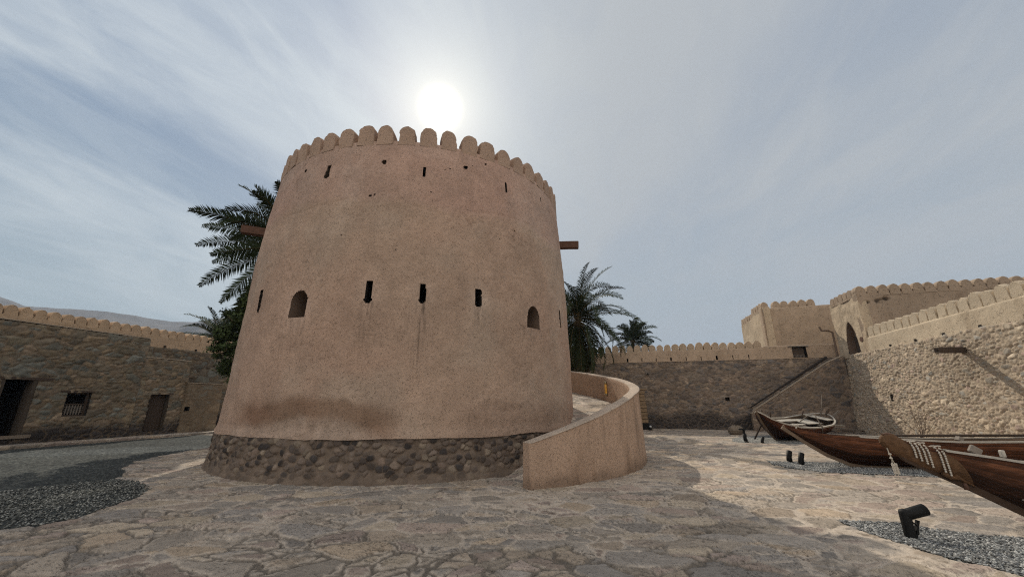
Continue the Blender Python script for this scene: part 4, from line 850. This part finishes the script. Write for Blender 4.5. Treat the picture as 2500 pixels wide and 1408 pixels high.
def boat(name,loc,dirv,L,beam,keel,gun,lab,col,rail,seed,roll=0.,strakes=9,bowk=.38,sternk=.38,pw=.75,rt=1.,stem=None,rs0=-9):
    ang_=math.atan2(dirv[1],dirv[0]);r=empty(name,(loc[0],loc[1],0),ang_);r.rotation_euler[0]=R(roll);tag(r,lab,'boat','old wooden boats on the courtyard paving')
    gx,gz,kx,kz,hb=hullpts(L,beam,keel,gun,bow=bowk,stern=sternk,pw=pw);nt=len(gx);nv=strakes*4+1;v=np.linspace(0,1,nv)
    def shell(off,zsh=0):
        out=[]
        for side in (1,-1):
            X=kx[:,None]+(gx-kx)[:,None]*v;Zc=kz[:,None]+(gz-kz)[:,None]*(v**1.25)
            Yc=(hb[:,None]*(1-(1-v)**2.1)**.9)
            lap=.010*((v*strakes)%1.0);Yc=np.maximum(Yc-off+ (lap if off==0 else 0)*np.minimum(1,hb[:,None]*6),.0)+(.018 if off==0 else .004)
            Yc=Yc+.006*fbm(X*2,v[None]*3+0*X,3,seed)
            out.append(np.stack([X,side*Yc,Zc+(0 if off==0 else .02*(1-v))],-1))
        return out
    rs=np.random.default_rng(seed);sc_=rs.uniform(.75,1.2,strakes+1)
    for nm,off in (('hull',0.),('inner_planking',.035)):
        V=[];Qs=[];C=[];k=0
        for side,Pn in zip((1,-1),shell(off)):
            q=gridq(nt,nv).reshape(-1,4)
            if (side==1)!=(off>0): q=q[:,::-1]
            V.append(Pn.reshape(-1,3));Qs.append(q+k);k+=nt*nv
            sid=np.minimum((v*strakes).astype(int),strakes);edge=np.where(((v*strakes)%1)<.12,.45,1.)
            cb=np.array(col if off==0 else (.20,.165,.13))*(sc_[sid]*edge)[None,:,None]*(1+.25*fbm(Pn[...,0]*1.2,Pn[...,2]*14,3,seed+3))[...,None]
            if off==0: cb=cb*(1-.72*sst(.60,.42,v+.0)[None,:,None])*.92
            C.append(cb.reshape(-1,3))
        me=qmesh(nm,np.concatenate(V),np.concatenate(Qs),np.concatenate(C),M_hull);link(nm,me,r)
    # rails
    for side in (1,-1):
        mb=MB();V=[];F=[];ii=[i for i in range(nt) if gx[i]>=rs0]
        for i in ii:
            y=hb[i]*1.0+.02;z=gz[i]
            for dy,dz in ((-.045,-.02*rt),(-.045,.03*rt),(.024,.03*rt),(.024,-.03*rt)): V.append((gx[i],side*max(.0,y+dy),z+dz))
        n_=len(ii)
        for i in range(n_-1):
            for j in range(4): F.append((i*4+j,i*4+(j+1)%4,(i+1)*4+(j+1)%4,(i+1)*4+j))
        F+=[(0,1,2,3),((n_-1)*4,(n_-1)*4+1,(n_-1)*4+2,(n_-1)*4+3)]
        mb.add(V,F);mb.build('gunwale',rail,r)
    # keel and stem as one timber
    mb=MB();V=[];F=[];KK=[(x,z) for x,z in keel];n=len(KK)
    Kd=np.array(KK);
    for i in range(n):
        a=Kd[max(i-1,0)];b=Kd[min(i+1,n-1)];t=(b-a)/np.linalg.norm(b-a);nn=np.array((t[1],-t[0]))
        if nn[1]>0: nn=-nn
        for y,o_ in ((-.032,-.05),(-.028,.075),(.028,.075),(.032,-.05)): V.append((Kd[i,0]+nn[0]*o_,y,Kd[i,1]+nn[1]*o_))
    for i in range(n-1):
        for j in range(4): F.append((i*4+j,i*4+(j+1)%4,(i+1)*4+(j+1)%4,(i+1)*4+j))
    F+=[(0,1,2,3),tuple((n-1)*4+j for j in range(4))];mb.add(V,F);mb.build('keel',stem or M_stem,r)
    for f in (.3,.45,.62,.78):
        i=int(f*nt);mb=MB();mb.box((gx[i],0,gz[i]-.14),(.17,2*hb[i]-.05,.035),bev=.006);mb.build('thwart',M_greywood,r)
    r['_']=0;del r['_'];return r,(gx,gz,hb)
M_stem=solid('stem_timber',(.16,.115,.08),.75,7,.5,.006,.25,(.6,3,3))
# far boat
FA=np.array([11.74,18.11]);dA=np.array([4.7,2.5]);dA/=np.linalg.norm(dA)
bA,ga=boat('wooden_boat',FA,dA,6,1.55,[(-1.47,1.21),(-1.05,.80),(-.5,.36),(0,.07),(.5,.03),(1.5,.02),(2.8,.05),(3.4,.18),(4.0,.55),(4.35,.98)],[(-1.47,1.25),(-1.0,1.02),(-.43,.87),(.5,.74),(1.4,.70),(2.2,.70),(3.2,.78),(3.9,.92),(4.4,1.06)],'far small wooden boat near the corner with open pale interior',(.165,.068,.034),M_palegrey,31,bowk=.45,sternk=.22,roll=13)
mb=MB();mb.tube([(4.35,0,.95),(4.5,0,1.2),(4.62,0,1.32)],[.06,.05,.03],8);mb.build('stern_post',M_oldwood,bA,True)
mb=MB();mb.tube([(-1.47,0,1.17),(-1.56,0,1.28)],[.05,.03],8);mb.build('bow_tip',M_stem,bA,True)
for x,y,z0,dx,dz in ((-.35,.55,.85,.18,.32),(.9,.72,.75,-.08,.30),(3.3,.55,.8,.1,.30)):
    mb=MB();mb.tube([(x,y,z0-.1),(x+dx*.3,y,z0+dz*.5),(x+dx,y,z0+dz)],[.035,.03,.035],7);mb.build('thole_post',M_oldwood,bA,True)
mb=MB();mb.tube([(2.35,-.75,.3),(2.1,-.82,.75),(1.75,-.7,1.2)],[.03,.03,.02],7);mb.tube([(2.45,.3,.6),(2.0,-.3,1.1),(1.8,-.62,1.25)],[.025,.025,.02],7);mb.build('crossed_poles',M_greywood,bA,True)
mb=MB();mb.box((2.9,.16,.69),(1.4,.80,.03),bev=.005);mb.box((3.75,0,.90),(.7,.95,.04),bev=.005);mb.box((1.2,.34,.72),(1.9,.3,.03),bev=.005);mb.box((1.0,-.25,.70),(1.6,.16,.03),bev=.005);mb.build('deck_boards',M_palegrey,bA)
for q_ in ([(-.25,.75,-.2),(-.3,.45,.55)],[(2.2,-.95,.22),(2.15,-.6,.5)]):
    mb=MB();mb.tube(q_,.035,7);mb.build('prop',M_oldwood,bA,True)
mb=MB();mb.tube([(4.2,.15,.95),(4.35,.2,1.5),(4.33,.2,1.95)],[.03,.02,.012],6);mb.build('stern_stick',M_greywood,bA,True)
# long middle boat
FB=np.array([9.012,10.659]);dB=np.array([1.49,-.31]);dB/=np.linalg.norm(dB)
bB,gb=boat('wooden_boat',FB,dB,6.6,1.0,[(-1.66,.97),(-1.2,.62),(-.72,.30),(-.25,.09),(.1,.045),(1.,.04),(2.8,.04),(4.2,.06),(4.8,.35),(5.2,.8)],[(-1.66,1.0),(-1.18,.87),(-.7,.80),(-.34,.765),(.58,.72),(1.9,.68),(3.6,.72),(4.5,.80),(5.2,.95)],'long low wooden boat with slender raked bow in front of the sunlit wall',(.16,.070,.036),M_palegrey,47,bowk=.62,sternk=.35,pw=.95,rt=.55,rs0=-.1)
mb=MB();mb.tube([(-1.33,0,.90),(-1.33,0,.97)],.02,6);mb.ball((-1.36,.02,1.0),(.045,.02,.035),n=8,m=5);mb.ball((-1.29,-.02,1.0),(.02,.02,.05),n=8,m=5);mb.build('bow_cleat',M_shell,bB,True)
for x,yy in ((1.75,-.62),(.9,.6),(3.6,-.62)):
    mb=MB();mb.tube([(x+.08,yy*1.15,-.02),(x,yy*.7,.42)],[.045,.035],8);mb.build('prop',M_palegrey,bB)
mb=MB();mb.tube([(1.05,.46,.74),(2.2,.5,.76),(4.2,.44,.80)],[.03,.035,.03],8);mb.build('pole',M_oldwood,bB,True)
mb=MB();mb.box((2.05,-.3,.74),(.1,.14,.1),Matrix.Rotation(.5,4,'Y'),bev=.01);mb.build('rail_block',M_greywood,bB)
# near boat
FC=np.array([5.2,5.6]);dC=np.array([1,-.18]);dC/=np.linalg.norm(dC)
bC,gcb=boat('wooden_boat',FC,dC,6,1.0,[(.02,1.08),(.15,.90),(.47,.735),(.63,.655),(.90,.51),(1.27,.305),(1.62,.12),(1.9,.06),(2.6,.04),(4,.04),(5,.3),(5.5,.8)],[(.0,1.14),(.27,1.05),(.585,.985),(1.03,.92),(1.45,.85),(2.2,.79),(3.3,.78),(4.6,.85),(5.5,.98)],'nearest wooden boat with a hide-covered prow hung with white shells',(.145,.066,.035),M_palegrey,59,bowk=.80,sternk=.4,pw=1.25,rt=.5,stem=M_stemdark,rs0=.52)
mb=MB();mb.box((.98,.03,.985),(.13,.05,.10),Matrix.Rotation(.6,4,'Y'),bev=.01);mb.build('rail_block',M_greywood,bC)
mb=MB();mb.box((1.23,-.02,.955),(.05,.05,.09),bev=.01);mb.build('rail_block',M_palegrey,bC)
mb=MB();mb.tube([(.70,-.03,.60),(.71,-.03,.52)],[.02,.03],8);mb.build('stem_peg',M_beam,bC,True)
mb=MB();mb.ball((1.20,-.14,.44),(.03,.02,.012),n=8,m=5);mb.build('patch_nail',M_greywood,bC)
# hide cover over the prow, a bag of skin with a knobbed end
hd=empty('hide_cover',(FC[0],FC[1],0),math.atan2(dC[1],dC[0]));tag(hd,'brown animal hide wrapped over the prow of the nearest boat','hide cover')
top=[(-.12,1.12),(-.08,1.18),(0.0,1.205),(.07,1.185),(.13,1.13),(.20,1.085),(.30,1.065),(.42,1.04),(.50,1.02),(.57,1.005),(.60,.985)]
bot=[(-.125,1.07),(-.10,1.01),(-.04,.965),(.02,.92),(.09,.86),(.17,.82),(.27,.76),(.36,.715),(.46,.69),(.60,.67),(.80,.55)]
hwid=[.024,.048,.058,.058,.054,.056,.064,.076,.09,.105,.108]
V=[];F=[];m=16
for i,(a_,b_) in enumerate(zip(top,bot)):
    for j in range(m):
        q=2*math.pi*j/m;f=(1+math.cos(q))/2;x=a_[0]*f+b_[0]*(1-f);z=a_[1]*f+b_[1]*(1-f);y=math.sin(q)*hwid[i]*(1.0+.12*math.sin(i*2.1+j));V.append((x,y,z+.006*math.sin(j*2.3+i)))
for i in range(len(top)-1):
    for j in range(m):F.append((i*m+j,i*m+(j+1)%m,(i+1)*m+(j+1)%m,(i+1)*m+j))
F.append(tuple(range(m)))
mb=MB();mb.add(V,F);o=mb.build('hide',M_hide,hd,True);sm=o.modifiers.new('s','SUBSURF');sm.levels=2;sm.render_levels=2
mb=MB();mb.tube([(.47,-.06,.72),(.55,-.065,.66),(.64,-.06,.645)],[.035,.03,.012],8);mb.tube([(.60,-.05,.69),(.70,-.04,.62),(.80,-.035,.56)],[.03,.02,.01],8);mb.build('leg_flap',M_hide,hd,True)
mb=MB();mb.ball((-.01,0,1.18),(.05,.03,.018),n=10,m=6,jit=.2);mb.tube([(-.06,-.012,1.17),(-.10,-.02,1.19)],[.012,.004],6);mb.build('knot',M_beam,hd,True)
def garland(x,lab,n,xs=.0):
    r=empty('shell_garland',(FC[0]+dC[0]*x,FC[1]+dC[1]*x,0),math.atan2(dC[1],dC[0]));tag(r,lab,'garland','white shell garlands over the prow')
    zt=float(np.interp(x,[p[0] for p in top],[p[1] for p in top]));mb=MB();hw=float(np.interp(x,[p[0] for p in top],hwid))
    for strand in (0,1):
        dx=strand*.050
        for k in range(n+1*strand):
            z=zt-.012-.028*k;mb.ball((dx+.03*(k*.028),-hw*min(1,.45+k*.22)-.013,z-.012*strand),(.0145,.011,.0155),seed=k,jit=.15,n=7,m=4)
        for k in range(6):
            q=k/5;mb.ball((dx+.012*k*0+.0+.02*q,hw*(q*1.6-.75),zt+.012-.02*q*q),(.012,.011,.010),n=6,m=4)
    mb.build('shells',M_shell,r,True);mb=MB()
    for dx in (0,.050): mb.tube([(dx,-hw*.4,zt+.004),(dx+.01,-hw-.006,zt-.06),(dx+.03*n*.026,-hw-.006,zt-.026*n)],.004,5)
    mb.build('cord',M_rope,r)
garland(.215,'foremost of three double-strand white shell garlands on the hide prow',7);garland(.315,'middle of three double-strand white shell garlands on the hide prow',9);garland(.475,'rearmost and longest of three white shell garlands on the hide prow',11)
tr=empty('shell_tassel',(FC[0]-dC[0]*.075,FC[1]-dC[1]*.075,0),0);tag(tr,'white cord with a shell tassel hanging from the tip of the hide prow','tassel')
mb=MB();mb.tube([(0,-.02,1.04),(.012,-.025,.93),(.03,-.025,.86)],.006,6);
for dx in(-.018,.018): mb.tube([(.03,-.025,.87),(.035+dx,-.025,.80),(.045+dx,-.025,.62)],.004,5)
mb.build('cord',M_rope,tr);mb=MB()
for z in (.925,.875): mb.ball((.018,-.028,z),(.022,.014,.013),n=8,m=5)
for dx in(-.02,.02):
    for k in range(8): mb.ball((.040+dx+.001*k,-.027,.80-.016*k),(.021,.016,.012),seed=k,jit=.2,n=7,m=4)
mb.build('shells',M_shell,tr,True)

# ------------------------------------------------------------ palms, bush, twigs
def frond(V,F,C,base,az_,el,L,droop,rr,nl=46,lw=.028,ll=.42,col=(.028,.040,.018),dead=False,twist=None):
    # arching midrib with two ranks of stiff leaflets
    pts=[];p=Vector(base);e=el;hd_=Vector((math.cos(az_),math.sin(az_),0));n=14;tw=rr.uniform(-.9,.9) if twist is None else twist
    for i in range(n+1):
        pts.append(p.copy());d=hd_*math.cos(e)+Vector((0,0,math.sin(e)));p=p+d*(L/n);e-=droop/n*(.5+1.2*i/n)
    side=Vector((-hd_.y,hd_.x,0))
    def at(t): f=t*n;i=min(int(f),n-1);return pts[i].lerp(pts[i+1],f-i),(pts[i+1]-pts[i]).normalized()
    k0=len(V)
    for i in range(n+1):
        t=i/n;r_=.022*(1-t)+.004;q,d=at(min(t,.999));u=side.cross(d).normalized()
        for a_ in range(3): an=a_*2.094;V.append(q+side*(math.cos(an)*r_)+u*(math.sin(an)*r_));C.append((.13,.10,.05))
    for i in range(n):
        for a_ in range(3):F.append((k0+i*3+a_,k0+i*3+(a_+1)%3,k0+(i+1)*3+(a_+1)%3,k0+(i+1)*3+a_))
    for i in range(nl):
        t=.14+.85*i/nl;q,d=at(t);u=side.cross(d).normalized()
        if u.z<0:u=-u
        side_=side*math.cos(tw)+u*math.sin(tw);u=u*math.cos(tw)-side*math.sin(tw)
        for s in (-1,1):
            l=ll*(math.sin(math.pi*min(1,t*.80+.16))**.7)*rr.uniform(.8,1.15)*(1 if t<.9 else .75);up=rr.uniform(.25,.7) if not dead else rr.uniform(-.6,.1)
            dr_=(side_*s*.85+d*rr.uniform(.55,.85)+u*up*.6).normalized();wv=(d*.9-side_*s*.3).normalized();w_=lw*rr.uniform(.75,1.1)
            tip=q+dr_*l+Vector((0,0,-l*l*rr.uniform(.05,.35)));mid=q+dr_*l*.5;k=len(V);g=rr.uniform(.65,1.35);cc_=tuple(x*g for x in col)
            for v_ in (q-wv*w_*.35,q+wv*w_*.35,mid+wv*w_*.5+u*.004,tip,mid-wv*w_*.5+u*.004): V.append(v_);C.append(cc_)
            F.append((k,k+1,k+2,k+4));F.append((k+4,k+2,k+3,k+3))
def palm(loc,h,L,nf,seed,lab,spec=None,ll=.42,lw=.03,nl=46,elr=(-.5,1.35),skirt=0,dr=(.9,1.7)):
    rr=random.Random(seed);r=empty('palm_tree',(loc[0],loc[1],0));tag(r,lab,'palm tree','date palms around the castle')
    mb=MB();pts=[(0.04*math.sin(i),.03*math.cos(i*1.3),h*i/20) for i in range(21)];mb.tube(pts,[.24+.03*((i%2)) - .004*i for i in range(21)],12);mb.build('trunk',M_bark,r)
    V=[];F=[];C=[]
    for i in range(nf):
        t=i/nf;el=elr[1]*(1-t)**1.0+elr[0]*t+rr.uniform(-.12,.12);frond(V,F,C,(rr.uniform(-.08,.08),rr.uniform(-.08,.08),h+.1*(1-t)),i*2.39996+rr.uniform(-.2,.2),el,L*rr.uniform(.85,1.08),rr.uniform(*dr),rr,nl,lw,ll)
    for k_,(a_,e_,l_,d_) in enumerate(spec or []): frond(V,F,C,(0,0,h+.05),a_,e_,l_,d_,rr,int(nl*1.15),lw,ll,twist=(1.15,.75,1.35)[k_%3])
    me=bpy.data.meshes.new('crown');F=[f if f[2]!=f[3] else f[:3] for f in F];me.from_pydata([tuple(v) for v in V],[],F);me.update();ca=me.color_attributes.new('Col','FLOAT_COLOR','POINT');cc=np.ones((len(V),4),np.float32);cc[:,:3]=np.array(C);ca.data.foreach_set('color',cc.ravel());me.materials.append(M_leaf);link('crown',me,r)
    if skirt:
        V=[];F=[];C=[]
        for i in range(skirt): frond(V,F,C,(0,0,h-.3-rr.uniform(0,1.)),i*2.39996,rr.uniform(-1.45,-.9),L*rr.uniform(.5,.85),.5,rr,30,lw,ll*.8,(.075,.058,.035),True)
        me=bpy.data.meshes.new('dead_fronds');F=[f if f[2]!=f[3] else f[:3] for f in F];me.from_pydata([tuple(v) for v in V],[],F);me.update();ca=me.color_attributes.new('Col','FLOAT_COLOR','POINT');cc=np.ones((len(V),4),np.float32);cc[:,:3]=np.array(C);ca.data.foreach_set('color',cc.ravel());me.materials.append(M_leaf);link('dead_fronds',me,r)
    return r
PI=math.pi
palm((-10.4,16.5),8.5,3.85,22,3,'tall date palm rising behind the left side of the round tower',spec=[(.95*PI,1.36,3.9,.45),(1.04*PI,1.16,3.9,.5),(.93*PI,1.0,3.7,.5),(1.0*PI,.78,3.3,.45),(.98*PI,.62,4.2,.55),(1.03*PI,.40,4.3,.45),(.94*PI,.36,3.6,.4),(1.0*PI,.20,4.6,.45),(.96*PI,.02,4.1,.4),(1.05*PI,-.05,3.4,.3),(1.0*PI,-.28,4.4,.45),(1.0*PI,-.62,3.9,.4),(.96*PI,-.85,3.8,.3),(1.04*PI,-1.0,4.0,.2),(.98*PI,-1.15,4.2,.1),(1.08*PI,-1.25,4.0,.1),(1.3*PI,.3,4,.6),(.7*PI,.3,4,.6)],ll=.60,lw=.055,nl=58,skirt=44,elr=(.5,1.4))
palm((4.1,23.2),6.45,3.9,74,5,'date palm with drooping fronds behind the right side of the round tower',ll=.5,lw=.055,nl=46,elr=(-1.1,1.45),dr=(1.0,2.1),skirt=14)
palm((13.9,43.5),8.2,3.3,46,8,'smaller date palm showing over the back wall battlements',ll=.6,lw=.08,nl=34,elr=(-.35,1.45))
palm((-26.6,34.0),7.0,3.6,30,9,'distant low palm just above the left battlement wall',ll=.5,lw=.08,nl=30,elr=(-.2,1.4))
def bush():
    rr=np.random.default_rng(4);r=empty('leafy_tree',(-11.75,17.0,0));tag(r,'dense dark green leafy tree between the left wall and the round tower','tree')
    mb=MB();mb.tube([(0,0,-.05),(.1,0,1.5),(0,.1,3.2),(.2,0,5)],[.16,.13,.1,.05],10)
    for i in range(9):
        a_=i*2.4;z=1.8+i*.35;mb.tube([(0,.05,z),(math.cos(a_)*.6,math.sin(a_)*.6,z+.5),(math.cos(a_)*1.1,math.sin(a_)*1.1,z+.9)],[.06,.04,.015],6)
    mb.build('trunk',M_bark,r,True)
    cl=[];
    for i in range(260):
        a_=rr.uniform(0,6.28);z=rr.uniform(2.5,6.3);w_=1.05*math.sin(min(1,(z-1.9)/2.0)*1.45)*(1 if z<5 else max(.30,1-(z-5)/2.4));q=w_*rr.uniform(.1,1.25);cl.append((q*math.cos(a_),q*math.sin(a_),z,rr.uniform(.12,.36)))
    V=[];C=[]
    for (x,y,z,s) in cl:
        k=200;d=rr.normal(size=(k,3));d/=np.linalg.norm(d,axis=1)[:,None];p=np.array((x,y,z))+d*s*rr.uniform(.2,1.35,(k,1))*np.array((1,1,.75))
        u=rr.normal(size=(k,3));u/=np.linalg.norm(u,axis=1)[:,None];v=np.cross(u,d);v/=np.linalg.norm(v,axis=1)[:,None];sz=rr.uniform(.03,.06,(k,1))
        V.append(np.stack([p-u*sz*1.5,p+v*sz*.7,p+u*sz*1.5,p-v*sz*.7],1));g=rr.uniform(.6,1.4)*rr.uniform(.7,1.3,(k,1));C.append(np.repeat((np.array((.050,.070,.028))*g)[:,None,:],4,1))
    V=np.concatenate(V).reshape(-1,3);C=np.concatenate(C).reshape(-1,3);link('crown',qmesh('crown',V,np.arange(len(V)).reshape(-1,4),C,M_leaf,False),r)
bush()
rr=random.Random(5)
tg=empty('dry_shrub',(16.5,16.3,0));tag(tg,'leafless dry shrub against the foot of the sunlit wall','shrub')
mb=MB()
for i in range(9):
    a_=rr.uniform(0,6.28);p=Vector((0,0,0));pts=[p.copy()];d=Vector((math.cos(a_)*.35,math.sin(a_)*.35,1)).normalized()
    for k in range(6): d=(d+Vector((rr.uniform(-.35,.35),rr.uniform(-.35,.35),rr.uniform(-.1,.2)))).normalized();p=p+d*.24;pts.append(p.copy())
    mb.tube(pts,[.014-.0018*k for k in range(7)],5)
    for k in range(2,6): mb.tube([pts[k],pts[k]+Vector((rr.uniform(-.3,.3),rr.uniform(-.3,.3),rr.uniform(.05,.3)))],[.006,.003],4)
mb.build('twigs',M_twig,tg)

# ------------------------------------------------------------ the air between here and the hills
mb=MB();mb.box((0,0,170),(5000,5000,350));m_,t_=newmat('haze_air');pv=t_.new('ShaderNodeVolumePrincipled');pv.inputs['Density'].default_value=.00030;pv.inputs['Color'].default_value=(.56,.74,1.,1);pv.inputs['Anisotropy'].default_value=.0
oo=t_.new('ShaderNodeOutputMaterial');t_.l.new(pv.outputs[0],oo.inputs['Volume']);hz_=mb.build('haze',m_);hz_['kind']='stuff'
